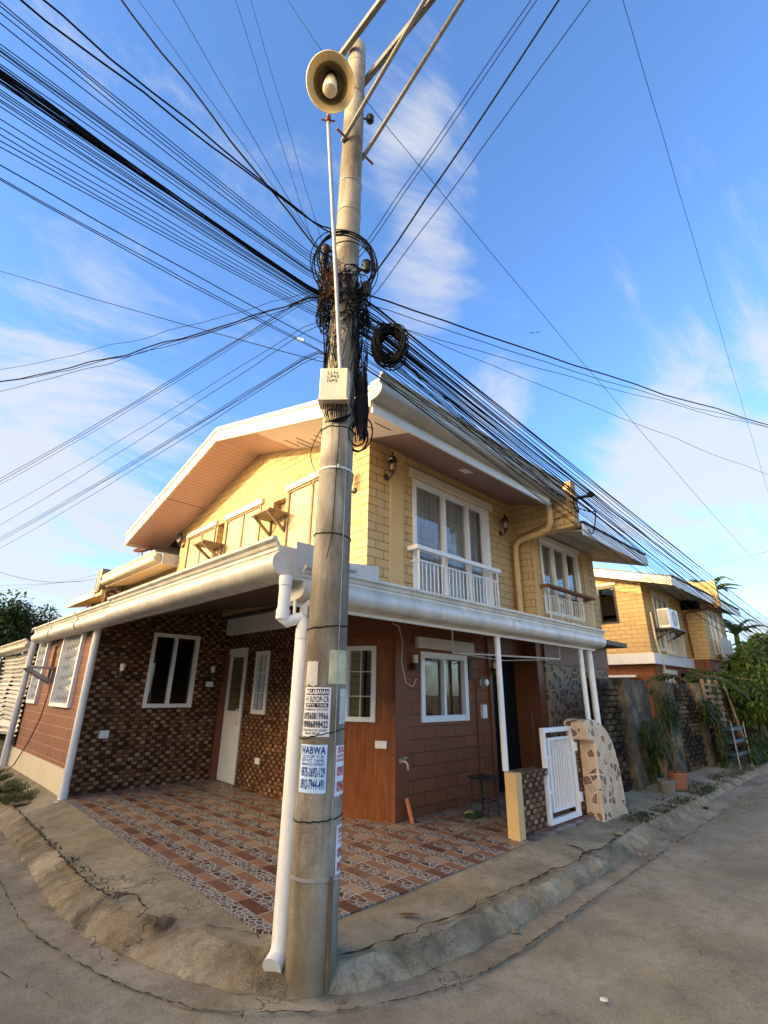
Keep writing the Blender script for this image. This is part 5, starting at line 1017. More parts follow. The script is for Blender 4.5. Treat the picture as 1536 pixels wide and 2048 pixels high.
# ================================================================ plants
def leafmb(mb, c, d, up, L, Wd, bend=.3, seg=2):
    """one pointed leaf as a few faces"""
    d = d.normalized(); s_ = d.cross(up); s_ = s_.normalized() if s_.length > 1e-4 else d.orthogonal().normalized(); b = len(mb.v)
    prof = [(0, .08), (.35, 1), (.7, .75), (1, .02)] if seg > 1 else [(0, .1), (.45, 1), (1, .05)]
    for t, w_ in prof:
        p = c+d*(L*t)-Vector((0, 0, bend*L*t*t)); mb.v += [tuple(p-s_*Wd*w_*.5), tuple(p+s_*Wd*w_*.5)]
    for i in range(len(prof)-1): mb.f.append((b+2*i, b+2*i+1, b+2*i+3, b+2*i+2))
def rvec(r): 
    while True:
        v = Vector((r.uniform(-1, 1), r.uniform(-1, 1), r.uniform(-1, 1)))
        if .05 < v.length < 1: return v
def tree(name, label, cat, base, H, crown, n, leaf=.16, mat='leaf', seed=1, lobes=9, limbs=7, trunk=.10, group=None, squash=.75):
    r = random.Random(seed); base = Vector(base); T = thing(name, label, cat, base, group); cc = base+Vector((0, 0, H-crown*squash))
    L_ = []
    for i in range(lobes): v = rvec(r); v.z *= squash; L_.append((cc+v*crown*.85, crown*r.uniform(.22, .5)))
    mb = MB(); mid = base+Vector((r.uniform(-.1, .1), r.uniform(-.1, .1), (cc.z-base.z)*.6)); mb.tube([base, mid, cc], [trunk, trunk*.75, trunk*.4], 8)
    for c, _ in L_[:limbs]: q = mid.lerp(cc, r.random()); mb.tube([q, q.lerp(c, .5)+Vector((0, 0, -.1)), c], [trunk*.4, trunk*.25, trunk*.1], 5)
    mb.build('trunk', 'bark', T, smooth=True); mb = MB()
    for i in range(n):
        c, rad = r.choice(L_); v = rvec(r).normalized()*rad*(r.random()**.35); v.z *= .8; p = c+v
        d = (v.normalized()+rvec(r)*.9+Vector((0, 0, -.25))); leafmb(mb, p, d, Vector((r.uniform(-.5, .5), r.uniform(-.5, .5), 1)), leaf*r.uniform(.6, 1.3), leaf*.42, r.uniform(.1, .5), 1)
    mb.build('crown', mat, T); return T
def fern(name, label, cat, base, fronds, mat, seed, group=None, trunk=0, L=1.2, lw=.30, up=.7, leaflets=11, aim=None):
    """plant with pinnate fronds"""
    r = random.Random(seed); base = Vector(base); T = thing(name, label, cat, base, group); top = base+Vector((0, 0, trunk)); st = MB(); lf = MB()
    if trunk: st.tube([base, top], [.09, .06], 8)
    for i in range(fronds):
        a = r.uniform(0, 6.283) if aim is None else aim+r.uniform(-.7, .7); l = L*r.uniform(.7, 1.15); u = up*r.uniform(.5, 1.2); pts = []
        for k in range(7): t = k/6; pts.append(top+Vector((math.cos(a)*l*t, math.sin(a)*l*t, l*(u*t-(u+.25)*t*t))))
        st.tube(pts, [.018*(1-.8*k/6) for k in range(7)], 5)
        for k in range(leaflets):
            t = .15+.85*k/leaflets; f_ = t*6; j = min(5, int(f_)); p = pts[j].lerp(pts[j+1], f_-j); dr = (pts[j+1]-pts[j]).normalized(); s_ = dr.cross(Vector((0, 0, 1))).normalized()
            for sg in (-1, 1): leafmb(lf, p, s_*sg+dr*.55+Vector((0, 0, r.uniform(-.2, .1))), Vector((0, 0, 1)), lw*(1-.5*abs(t-.5))*r.uniform(.8, 1.15), lw*.24, .35, 2)
    st.build('stem', 'bark', T); lf.build('foliage', mat, T); return T
def banana(name, label, base, H, n, L, seed, mat='leaf_bright', group=None):
    r = random.Random(seed); base = Vector(base); T = thing(name, label, 'banana plant', base, group); top = base+Vector((0, 0, H)); MB().tube([base, top], [.13, .08], 8).build('stem', 'leaf', T); lf = MB()
    for i in range(n):
        a = 6.283*i/n+r.uniform(-.3, .3); u = r.uniform(.5, 1.5); rows = []; m = 12; l = L*r.uniform(.8, 1.1)
        for k in range(m+1):
            t = k/m; p = top+Vector((math.cos(a), math.sin(a), 0))*l*t*.85+Vector((0, 0, l*(u*t-(u*.9)*t*t))); w_ = .26*l*.5*math.sin(math.pi*min(1, .08+t*.95))**.6; s_ = Vector((-math.sin(a), math.cos(a), 0)); j = r.uniform(.72, 1)
            rows.append((p, s_, w_, j))
        for k in range(m):
            p, s_, w_, j = rows[k]; p2, _, w2_, j2 = rows[k+1]
            for sg in (-1, 1):
                b = len(lf.v); g = .90 if k % 2 else .99; lf.v += [tuple(p), tuple(p.lerp(p2, g)), tuple(p.lerp(p2, g)+s_*sg*w2_*j-Vector((0, 0, w2_*.35))), tuple(p+s_*sg*w_*j-Vector((0, 0, w_*.35)))]; lf.f.append((b, b+1, b+2, b+3))
    lf.build('foliage', mat, T); return T
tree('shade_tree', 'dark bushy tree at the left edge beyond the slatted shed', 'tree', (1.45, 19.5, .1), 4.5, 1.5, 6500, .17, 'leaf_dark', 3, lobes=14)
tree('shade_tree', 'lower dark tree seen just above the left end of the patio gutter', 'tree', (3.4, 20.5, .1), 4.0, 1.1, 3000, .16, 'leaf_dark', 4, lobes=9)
tree('small_tree', 'small bright green treetop showing above the patio gutter', 'tree', (4.3, 16.5, .1), 4.05, .5, 500, .13, 'leaf', 5, lobes=5)
tree('leafy_tree', 'large green tree filling the right edge beyond the fence', 'tree', (18.6, 3.3, .1), 2.9, 1.25, 9000, .19, 'leaf_bright', 8, lobes=16)
tree('leafy_tree', 'dark dense shrub hanging over the end of the fence by the road', 'tree', (16.3, 3.3, .1), 2.45, 1.05, 8000, .16, 'leaf', 9, lobes=14, trunk=.06)
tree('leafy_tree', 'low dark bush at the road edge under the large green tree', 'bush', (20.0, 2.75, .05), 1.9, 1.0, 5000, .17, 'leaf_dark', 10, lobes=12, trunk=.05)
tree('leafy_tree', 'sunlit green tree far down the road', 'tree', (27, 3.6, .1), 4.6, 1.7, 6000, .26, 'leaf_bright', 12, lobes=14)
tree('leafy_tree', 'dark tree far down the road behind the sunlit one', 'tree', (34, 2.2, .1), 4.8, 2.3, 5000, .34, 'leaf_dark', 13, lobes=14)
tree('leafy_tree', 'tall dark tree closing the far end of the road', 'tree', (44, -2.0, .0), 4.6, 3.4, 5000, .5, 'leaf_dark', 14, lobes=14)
banana('banana_plant', 'broad leaved banana plant rising behind the far house roof', (22.6, 4.75, .1), 5.25, 13, 1.5, 2, 'leaf_bright')
banana('banana_plant', 'banana plant hanging beside the far house end wall', (21.9, 4.0, .1), 3.6, 12, 1.3, 3, 'leaf_bright')
banana('banana_plant', 'pale sunlit banana plant above the roadside trees', (21.6, 3.2, .1), 2.7, 11, 1.5, 6, 'leaf_bright')
fern('feathery_shrub', 'feathery frond plant arching over the fence top before the far house', 'shrub', (14.6, 3.9, .1), 7, 'leaf_dark', 5, trunk=1.75, L=1.25, lw=.30, up=.85)
fern('feathery_shrub', 'second feathery plant beside the end of the fence', 'shrub', (15.9, 3.5, .1), 7, 'leaf_dark', 6, trunk=1.7, L=1.2, lw=.28, up=.7)
def vine(name, label, x0, x1, y, z0, z1, n, mat, seed, leaf=.07):
    r = random.Random(seed); T = thing(name, label, 'climbing plant', ((x0+x1)/2, y, z0)); st = MB(); lf = MB()
    for i in range(14):
        x = r.uniform(x0, x1); pts = [Vector(((x0+x1)/2+(x-(x0+x1)/2)*.3, y, z0))]
        for k in range(6): pts.append(Vector((x+r.uniform(-.08, .08), y-r.uniform(0, .1), z0+(z1-z0)*(k+1)/6*r.uniform(.8, 1))))
        st.tube(pts, .006, 4)
        for _ in range(n//14):
            k = r.randrange(6); p = pts[k].lerp(pts[k+1], r.random())+rvec(r)*.07; leafmb(lf, p, rvec(r)+Vector((0, -.3, -.3)), Vector((0, 0, 1)), leaf*r.uniform(.6, 1.4), leaf*.35, .4, 1)
    st.build('stem', 'bark', T); lf.build('foliage', mat, T); return T
vine('climbing_plant', 'thin leaved dry climber hanging down the first plain fence slab', 9.15, 10.1, 3.28, .35, 1.25, 1500, 'leaf_dark', 2, .075)
vine('climbing_plant', 'broad leaved green creeper at the top between the fence slabs', 10.2, 10.75, 3.25, 1.05, 1.62, 420, 'leaf_dark', 3, .12)
vine('climbing_plant', 'green creeper clump hanging on the woven panel near the third post', 12.4, 13.0, 3.2, 1.15, 1.5, 350, 'leaf_dark', 4, .13)
vine('climbing_plant', 'leafy weeds climbing the third fence post', 12.95, 13.35, 3.15, .2, 1.5, 900, 'leaf_dark', 7, .09)
vine('climbing_plant', 'weedy plants growing around the plant rack legs', 14.3, 16.5, 2.95, .1, .75, 1500, 'leaf_dark', 9, .12)
for nm, lb, p, r_, h, m_, n, sd in (('potted_plant', 'grey pot with a wispy plant at the foot of the first slab', (9.15, 3.02, .12), .13, .21, 'greypot', 700, 3), ('potted_plant', 'terracotta pot with bare stems next to the grey pot', (9.75, 3.05, .12), .17, .26, 'terracotta', 90, 4)):
    T = thing(nm, lb, 'potted plant', p); MB().lathe([(0, 0), (r_*.78, 0), (r_*.98, h*.85), (r_*1.08, h*.85), (r_*1.08, h), (r_*.92, h), (r_*.9, h*.9), (0, h*.88)], p, (0, 0, 1), 20).build('pot', m_, T, smooth=True)
    r = random.Random(sd); st = MB(); lf = MB()
    for i in range(9):
        a = r.uniform(0, 6.28); q = Vector(p)+Vector((0, 0, h*.88)); pts = [q, q+Vector((math.cos(a)*.08, math.sin(a)*.08, .35)), q+Vector((math.cos(a)*.2, math.sin(a)*.12+.05, r.uniform(.45, .85)))]; st.tube(pts, [.012, .009, .004], 5)
        for _ in range(n//9): t = r.random(); pp = pts[1].lerp(pts[2], t)+rvec(r)*.06; leafmb(lf, pp, rvec(r), Vector((0, 0, 1)), .07, .018, .4, 1)
    st.build('stem', 'bark', T); lf.build('foliage', 'leaf_dark', T)
# litter and dead weed
def leafobj(label, p, l, a, mat='leaf_dry'):
    mb = MB(); leafmb(mb, Vector(p), Vector((math.cos(a), math.sin(a), .05)), Vector((0, 0, 1)), l, l*.3, .05, 2); o_ = mb.build('fallen_leaf', mat); tag(o_, label, 'fallen leaf'); return o_
leafobj('large dry brown leaf on the sidewalk right of the concrete pole', (2.88, 2.78, .155), .16, -.75)
leafobj('dry leaf on the road far left of the pole', (.93, 4.9, .03), .13, 2.3)
r = random.Random(9); mb = MB()
for i in range(260): a = r.uniform(0, 6.28); leafmb(mb, Vector((1.73, 3.80, .135)), Vector((math.cos(a), math.sin(a), r.uniform(.05, .5))), Vector((0, 0, 1)), r.uniform(.05, .12), .006, .4, 1)
tag(mb.build('dead_weed', 'bark'), 'dark dead weed clump on the kerb at the street corner', 'weed')
mb = MB()
for i in range(120): a = r.uniform(0, 6.28); leafmb(mb, Vector((1.68, 4.45, .135)), Vector((math.cos(a), math.sin(a), r.uniform(.05, .4))), Vector((0, 0, 1)), r.uniform(.03, .08), .006, .4, 1)
tag(mb.build('dead_weed', 'bark'), 'small dark weed tuft on the kerb left of the larger one', 'weed')
mb = MB()
for i in range(2600):
    x = r.uniform(-.5, 12); y = r.choice([r.uniform(-3, 2.3), r.uniform(2.1, 2.45)]) if x > 1.2 else r.uniform(0, 7); s_ = r.uniform(.002, .007)*(1+(x > 5)*.8); z = .008
    b = len(mb.v); mb.lathe([(s_*.8, 0), (s_, s_*.4), (s_*.4, s_*.9), (0, s_)], (x, y, z), (r.uniform(-.3, .3), r.uniform(-.3, .3), 1), 5)
tag(mb.build('gravel', 'walk'), 'loose grit scattered on the road', 'gravel', kind='stuff')
for k, (lb, p, sz) in enumerate((('small pale stone chip in the gutter right of the pole', (3.55, 2.3, .02), .03), ('white paper scrap on the road', (3.2, 1.55, .02), .022), ('small stone on the kerb near the gate', (6.15, 2.6, .14), .06))):
    o_ = MB().lathe([(0, 0), (sz, .0), (sz*.9, sz*.35), (sz*.4, sz*.5), (0, sz*.5)], p, (.1, .1, 1), 7).build('stone_chip', 'cream' if k == 1 else 'walk'); tag(o_, lb, 'stone')
# ================================================================ utility pole
PC = Vector((2.15, 2.75, 0)); 
def prad(z): return .148-.0058*z
def pang(a_deg):           # angle around the pole, 0 = facing the camera side, + = to the right
    return math.atan2(-PC.y, -PC.x)+R(a_deg)
def onpole(a, z, off=0): t = pang(a); rr_ = prad(z)+off; return Vector((PC.x+math.cos(t)*rr_, PC.y+math.sin(t)*rr_, z))
UP = thing('utility_pole', 'tall tapering concrete utility pole at the street corner covered in cables', 'utility pole', (PC.x, PC.y, 0))
rows = []
for i in range(87):
    z = i*.1; ring = []
    for k in range(41):
        a = 2*math.pi*k/40; q = 1+.004*hsh(math.cos(a)*2, z*3+math.sin(a)*2, 2); ring.append((PC.x+math.cos(a)*prad(z)*q, PC.y+math.sin(a)*prad(z)*q, z))
    rows.append(ring)
mb = MB(); mb.grid(rows); mb.lathe([(prad(8.6), 8.6), (prad(8.6)*.8, 8.66), (0, 8.68)], (PC.x, PC.y, 0), (0, 0, 1), 40); mb.lathe([(.21, -.02), (.175, .012), (.15, .02)], (PC.x, PC.y, 0), (0, 0, 1), 24); mb.build('shaft', 'pole', UP, smooth=True)
def band(z, tilt, r_, mat, name='tie_wire', off=.004, seed=0):
    rr2 = random.Random(seed+int(z*100)); pts = [onpole(a, z+tilt*math.sin(R(a))+rr2.uniform(-.004, .004)*(r_ < .006), off) for a in range(0, 360, 10)]; MB().tube(pts, r_, 6, close=True).build(name, mat, UP)
band(1.96, .012, .004, 'cable'); band(1.30, .03, .003, 'cable', seed=1); band(.83, .012, .0035, 'cable', seed=2); band(2.62, -.01, .004, 'cable'); band(3.5, 0, .004, 'cable', seed=3); band(5.9, 0, .0025, 'iron'); band(7.7, .01, .003, 'iron', seed=5); band(8.25, 0, .002, 'iron')
for z, h, m_ in ((.53, .018, 'iron'), (3.14, .012, 'white2'), (4.9, .02, 'iron'), (6.3, .01, 'iron')): MB().lathe([(prad(z)+.001, 0), (prad(z)+.006, 0), (prad(z)+.006, h), (prad(z)+.001, h)], (PC.x, PC.y, z), (0, 0, 1), 40).build('strap', m_, UP)
MB().box(*[v for c in [onpole(8, 3.14, .004)] for v in (c.x-.014, c.x+.014, c.y-.014, c.y+.014, c.z-.008, c.z+.02)]).build('strap_buckle', 'iron', UP)
MB().tube([onpole(33, z, .006+.002*math.sin(z*3)) for z in [.75+.2*i for i in range(18)]], .0035, 5).build('ground_wire', 'iron', UP)
MB().tube([onpole(35, .04, .012), onpole(35, .3, .014), onpole(36, .55, .012)], .011, 8).build('ground_rod_cover', 'bark', UP)
MB().tube([onpole(-5, 4.0, .02), onpole(4, 3.4, .012), onpole(0, 2.9, .01), onpole(-2, 2.6, .012), onpole(-12, 2.42, .03)], .003, 5).build('loose_wire', 'cable', UP)
# cross arms out over the street with their braces (towards -Y)
CA = thing('crossarm', 'pair of grey steel crossarms with long braces at the top of the pole', 'crossarm', (2.15, 2.75, 8.3))
def bar(x, y0, z0, y1, z1, w_, h_): 
    return MB().hexa([(x-w_, y0, z0-h_), (x+w_, y0, z0-h_), (x+w_, y1, z1-h_), (x-w_, y1, z1-h_), (x-w_, y0, z0+h_), (x+w_, y0, z0+h_), (x+w_, y1, z1+h_), (x-w_, y1, z1+h_)])
bar(2.00, 2.98, 8.42, .3, 8.42, .026, .04).build('arm', 'angle', CA); bar(2.30, 2.98, 8.22, .3, 8.22, .026, .04).build('arm', 'angle', CA)
for pts, nm in (([(2.02, 2.76, 6.86), (2.03, .35, 8.30)], 'brace'), ([(2.27, 2.74, 6.83), (2.28, .35, 8.12)], 'brace')): MB().tube(pts, .022, 8).build(nm, 'angle', CA)
MB().tube([(1.9, 2.9, 8.46), (2.4, 2.9, 8.40)], .012, 6).tube([(1.90, 2.70, 6.86), (2.4, 2.70, 6.86)], .012, 6).build('through_bolt', 'rust', CA)
for y in (1.5, 1.2, .6): MB().lathe([(.02, 0), (.045, .03), (.03, .05), (.05, .08), (.03, .10), (.035, .14), (0, .16)], (2.0, y, 8.48), (0, 0, 1), 12).build('insulator', 'black', CA)
# street lamp, opening turned towards the street corner
LPc = Vector((1.553, 2.35, 6.67)); KS = .81
def sc_(pr): return [(a*KS, b*KS) for a, b in pr]
ax = ((LPc-Vector((0, 0, 1.55))).normalized()+Vector((.05, .05, .0))).normalized()      # back of the shade points up and away
SL = thing('street_lamp', 'cream dish shaded street lamp with one bulb on a thin arm of the concrete pole', 'street lamp', (LPc.x, LPc.y, LPc.z-.3))
MB().lathe(sc_([(.262, -.01), (.268, -.004), (.262, .004), (.245, .045), (.225, .075), (.20, .10), (.18, .17), (.13, .235), (.06, .27), (0, .28)]), LPc, ax, 48).build('shade', 'lampshade', SL, smooth=True)
MB().lathe(sc_([(.262, -.010), (.250, .004), (.222, .045), (.200, .072), (.192, .078)]), LPc, ax, 48).build('shade_lip', 'lampshade', SL, smooth=True)
mb = MB(); mb.lathe(sc_([(.192, .078), (.178, .10), (.150, .17), (.125, .21), (.105, .215), (.10, .19), (.098, .19), (.06, .232), (0, .24)]), LPc, ax, 48)
u_ = ax.orthogonal().normalized(); w_ = ax.cross(u_)
for k in range(48): a = 2*math.pi*k/48; d = u_*math.cos(a)+w_*math.sin(a); mb.tube([LPc+(ax*.080+d*.188)*KS, LPc+(ax*.17+d*.150)*KS, LPc+(ax*.205+d*.124)*KS], .0026, 4)
mb.build('reflector', 'reflector', SL)
dn = (Vector((0, 0, -1))+ax*ax.z).normalized(); bc = LPc+ax*.15-dn*.035; bd = (ax*-1+dn*.45).normalized()
MB().lathe([(.058, -.03), (.062, .02), (.056, .03)], bc, bd, 24).build('lamp_holder', 'black', SL, smooth=True)
MB().lathe([(.044, 0), (.056, .04), (.064, .12), (.065, .20), (.056, .225), (.03, .236), (0, .238)], bc, bd, 28).build('bulb', 'bulb', SL, smooth=True)
ub = bd.orthogonal().normalized(); wb = bd.cross(ub)
MB().tube([bc+bd*(.236-.010*abs(x)/.04)+ub*x+wb*.022*math.sin(x/.045*3.14) for x in [-.045+.006*i for i in range(16)]], .0055, 6).build('bulb_coil', 'lampshade', SL)
arm0 = LPc+dn*.265+ax*.03; arm1 = onpole(-2, 4.0, .06)
MB().tube([onpole(-2, 3.86, .05), arm1, arm0, LPc+dn*.225+ax*.10, LPc+dn*.15+ax*.21, LPc+ax*.22], [.017, .017, .017, .017, .018, .02], 10).build('arm', 'iron', SL, smooth=True)
MB().tube([arm0+Vector((.05, -.04, .0)), arm0-Vector((.05, -.04, .0))], .008, 6).lathe([(.024, -.02), (.024, .05)], arm0, (0, 0, 1), 10).build('arm_clamp', 'rust', SL)
# enclosure with stencilled letters
JB = thing('junction_box', 'beige steel enclosure stencilled LLN LP95 NP5 strapped to the pole', 'junction box', tuple(onpole(-8, 3.62, .06)))
jt = pang(-9); jn = Vector((math.cos(jt), math.sin(jt), 0)); js = Vector((-jn.y, jn.x, 0)); js = js if js.dot(Vector((1, -1, 0))) > 0 else -js   # to the right
jc = Vector((PC.x, PC.y, 0))+jn*prad(3.8)
def jbox(mb, s0, s1, z0, z1, d0, d1, k=0):
    p = [jc+js*s+jn*d for s, d in ((s0, d0), (s1, d0), (s1, d1), (s0, d1))]; return mb.hexa([(q.x, q.y, z0) for q in p]+[(q.x, q.y, z1) for q in p])
jbox(MB(), -.125, .095, 3.67, 3.955, -.02, .12).build('casing', 'box', JB, bevel=.008); mb = MB(); jbox(mb, -.132, .102, 3.66, 3.672, -.02, .125); jbox(mb, .096, .104, 3.69, 3.93, .02, .10); mb.build('flange', 'box', JB)
mb = MB()
for i in range(16):
    a = -.09+.012*i; q = jc+js*a+jn*.06; mb.tube([Vector((q.x, q.y, 3.665)), Vector((q.x, q.y, 3.60-.01*(i % 4)))+js*.01*(i % 3-1), Vector((PC.x, PC.y, 3.53))+jn*(prad(3.5)+.012)+js*(a*.7), Vector((PC.x, PC.y, 3.6))+jn*(prad(3.5)+.006)+js*(.12)], .0045, 5)
mb.build('cable_tails', 'cable', JB)
# ---------------------------------------------------------------- lettering
def text_mesh(body, h, w=None, offset=0, name='lettering'):
    cu_ = bpy.data.curves.new('t', 'FONT'); cu_.body = body; cu_.size = 1; cu_.offset = offset; cu_.resolution_u = 3; cu_.align_x = 'LEFT'; cu_.space_character = 1.12
    o_ = bpy.data.objects.new('t', cu_); COL.objects.link(o_); bpy.context.view_layer.update(); me = bpy.data.meshes.new_from_object(o_.evaluated_get(bpy.context.evaluated_depsgraph_get())); bpy.data.objects.remove(o_)
    vs_ = [v.co.copy() for v in me.vertices]; fs = [tuple(p.vertices) for p in me.polygons]; bpy.data.meshes.remove(me)
    x0 = min(v.x for v in vs_); x1 = max(v.x for v in vs_); y0 = min(v.y for v in vs_); y1 = max(v.y for v in vs_)
    W_ = w if w else h*(x1-x0)/(y1-y0)
    return [((v.x-x0)/(x1-x0)*W_, (v.y-y0)/(y1-y0)*h) for v in vs_], fs, W_
def pole_text(mb, body, a0, a1, z, h, off, bold=.02):
    zr = prad(z); wid = R(a1-a0)*(zr+off); P_, F__, W_ = text_mesh(body, h, wid, bold); b = len(mb.v)
    for x, y in P_: mb.v.append(tuple(onpole(a0+math.degrees(x/(prad(z)+off)), z+y, off+prad(z)-prad(z+y))))
    mb.f += [tuple(b+i for i in f_) for f_ in F__]; return mb
def pole_patch(mb, a0, a1, z0, z1, off, th=.0012, jag=0, seed=0):
    r_ = random.Random(seed); n = max(6, int((a1-a0)/4)); A = []; B = []
    for i in range(n+1):
        a = a0+(a1-a0)*i/n; A.append((a, z0+(r_.uniform(0, jag)))); B.append((a, z1-(r_.uniform(0, jag)*.5)))
    m = 4; rows = [[tuple(onpole(A[i][0]+(r_.uniform(-1, 1)*jag*60 if i in (0, n) else 0), A[i][1]+(B[i][1]-A[i][1])*k/m, off)) for i in range(n+1)] for k in range(m+1)]; mb.grid(rows); return mb
def poster(name, label, a0, a1, z0, z1, mat, off=.0022, jag=0, seed=0):
    o_ = pole_patch(MB(), a0, a1, z0, z1, off, jag=jag, seed=seed).build(name, mat, smooth=True); tag(o_, label, 'poster'); return o_
pa = poster('poster', 'white poster with black septic tank plumbing text pasted on the pole', -62, 17, 1.285, 1.575, 'paper')
def lines(par, L, ink, off=.0045):
    mb = MB()
    for body, a0, a1, z, h, bold in L: pole_text(mb, body, a0, a1, z, h, off, .026 if h > .025 else .012)
    return mb.build('lettering', ink, par)
mb = MB(); pole_patch(mb, -55, 12, 1.528, 1.566, .0033); pole_patch(mb, -56, 11, 1.455, 1.480, .0033); mb.build('title_bar', 'ink', pa)
lines(pa, [('MALABANAN', -53, 10, 1.533, .029, .03), ('SEPTIC TANK', -54, 9, 1.459, .017, .03)], 'paper', .0052)
lines(pa, [('SUYOP-CR', -40, 12, 1.486, .036, .04), ('PLUMBING SERVICES', -56, 11, 1.436, .013, .03), ('09560819966', -57, 12, 1.384, .042, .02), ('09086898422', -58, 12, 1.336, .042, .02), ('BARADONG CR-LABABO', -58, 10, 1.316, .013, .03), ('FLOOR DRAIN', -50, -8, 1.298, .013, .03)], 'ink')
mb = MB()
for (u0, u1, z0, z1) in ((-54, -44, 1.4885, 1.4905), (-54, -44, 1.517, 1.519), (-54, -53.2, 1.4905, 1.517), (-44.8, -44, 1.4905, 1.517), (-52, -46, 1.500, 1.508)): pole_patch(mb, u0, u1, z0, z1, .0045)
mb.build('logo_mark', 'ink', pa)
pb = poster('poster', 'white poster with bold blue HABWA lettering pasted on the pole', -62, 14, .975, 1.24, 'paper_blue')
lines(pb, [('HABWA', -55, 10, 1.188, .042, .04), ('SOYUP C.R.', -53, 9, 1.166, .016, .03), ('SEPTIC TANK', -54, 9, 1.145, .016, .03), ('BARADO EXPERT', -54, 9, 1.124, .016, .03), ('0975-3692-129', -53, 10, 1.062, .054, .015), ('0912-7944-491', -53, 10, .995, .056, .015)], 'ink_blue')
mb = MB(); pole_patch(mb, -62, -57.5, 1.0, 1.115, .004); 
pole_text(MB(), 'T', -57, -56, 1.1, .01, .005).build('small_mark', 'ink_blue', pb)
pc = poster('poster', 'narrow white poster with red lettering on the right side of the pole', 38, 84, .95, 1.235, 'paper', jag=.01, seed=3)
lines(pc, [('SU', 44, 82, 1.19, .036, .03), ('SEPTIC', 42, 82, 1.165, .017, .03), ('BARADO', 42, 82, 1.142, .016, .03), ('0917', 44, 84, 1.06, .055, .02), ('0967', 44, 84, .975, .06, .02)], 'ink_red')
pd = poster('poster', 'lower white poster with red lettering wrapped low on the right of the pole', 50, 92, .52, .80, 'paper', jag=.008, seed=5)
lines(pd, [('SEP', 56, 88, .755, .03, .03), ('SEPTIC', 56, 90, .73, .016, .03), ('TANK', 56, 90, .70, .02, .03), ('0905', 56, 90, .63, .05, .02), ('0936', 56, 90, .56, .05, .02)], 'ink_red')
poster('paper_sheet', 'yellowed blank plastic covered sheet stuck right of centre on the pole', 8, 72, 1.595, 1.81, 'paper_yellow', off=.004, jag=.003)
poster('paper_sheet', 'torn remnant of white paper above the black lettered poster', -62, -22, 1.58, 1.74, 'paper_torn', jag=.02, seed=8)
poster('paper_sheet', 'plain pale strip of paper beside the black lettered poster', 45, 82, 1.355, 1.57, 'paper_torn', jag=.006, seed=9)
mb = MB(); zt_ = 3.86
for body, z in (('LLN', 3.893), ('LP95', 3.857), ('NP5', 3.821)):
    P_, F__, W_ = text_mesh(body, .027, None, .004); b = len(mb.v)
    for x, y in P_: q = jc+jn*.1225+js*(-.065+x*1.15); mb.v.append((q.x, q.y, z+y))
    mb.f += [tuple(b+i for i in f_) for f_ in F__]
mb.build('lettering', 'ink', JB)
r = random.Random(31); mb = MB()
for _ in range(14): a = r.uniform(-50, -5); z = r.uniform(.86, .965); pole_patch(mb, a, a+r.uniform(.8, 2.2), z, z+r.uniform(.002, .007), .002)
for _ in range(10): a = r.uniform(-60, 30); z = r.uniform(1.245, 1.9); pole_patch(mb, a, a+r.uniform(.8, 3), z, z+r.uniform(.002, .006), .002)
tag(mb.build('paper_scraps', 'paper_torn'), 'tiny scraps of white paper stuck below the blue lettered poster', 'paper scraps', kind='stuff')
# ================================================================ cables on the pole
rr_ = random.Random(77)
def coil(name, label, c, n, rad, rt, thick, ell=1.0, seed=1, jit=.02, turns=1, mat='cable', cat='cable coil', view=None, group=None):
    r = random.Random(seed); c = Vector(c); nrm = (view or (Vector((0, 0, 1.55))-c)).normalized(); nrm.z *= .3; nrm.normalize(); u = Vector((0, 0, 1)); u = (u-nrm*u.dot(nrm)).normalized(); w2 = nrm.cross(u); mb = MB()
    for i in range(n):
        cx, cy, cz_ = r.gauss(0, jit), r.gauss(0, jit), r.gauss(0, thick); ra = rad+r.gauss(0, rt); t0 = r.uniform(0, 6.28); tl = Vector((r.gauss(0, .06), r.gauss(0, .06), 0))
        mb.tube([c+u*(cy+math.cos(t)*ra*ell)+w2*(cx+math.sin(t)*ra)+nrm*(cz_+tl.x*math.sin(t)) for t in [t0+k*2*math.pi/26 for k in range(26)]], r.uniform(.004, .0075), 5, close=True)
    o_ = mb.build(name, mat); tag(o_, label, cat, group); return o_
coil('cable_coil', 'thick black coil of spare cable hanging right of the pole', (2.40, 2.42, 4.33), 60, .115, .017, .022, 1.25, 2, .008)
coil('cable_coil', 'wide thin loops of black cable circling the pole above the tangle', tuple(PC+Vector((0, 0, 5.17))+Vector((-.07, -.09, 0))), 7, .265, .02, .03, 1.05, 5, .02)
coil('cable_coil', 'small loop of black cable hanging below the splice bundle', tuple(onpole(62, 3.45, .06)), 4, .075, .01, .01, 1.5, 6, .01)
def splice(label, a, z0, z1, rad, seed):
    r = random.Random(seed); mb = MB(); c0 = onpole(a, (z0+z1)/2, rad+.02)
    mb.lathe([(0, z0), (rad*.6, z0+.03), (rad, z0+.09), (rad*1.05, (z0+z1)/2), (rad, z1-.06), (rad*.5, z1), (0, z1+.01)], (c0.x, c0.y, 0), (0, 0, 1), 12)
    for i in range(46):
        t = r.uniform(0, 6.28); q = [(c0.x+math.cos(t)*rad*k, c0.y+math.sin(t)*rad*k, z) for k, z in ((r.uniform(.2, .8), z1+r.uniform(.02, .2)), (.9, z1-.05), (1.08, (z0+z1)/2), (.95, z0+.08), (r.uniform(.2, .9), z0-r.uniform(.0, .14)))]
        mb.tube(q, .005, 4)
    o_ = mb.build('splice_bundle', 'cable'); tag(o_, label, 'splice bundle')
splice('fat black cable splice bundle hanging right of the beige enclosure', 62, 3.52, 3.84, .055, 3)
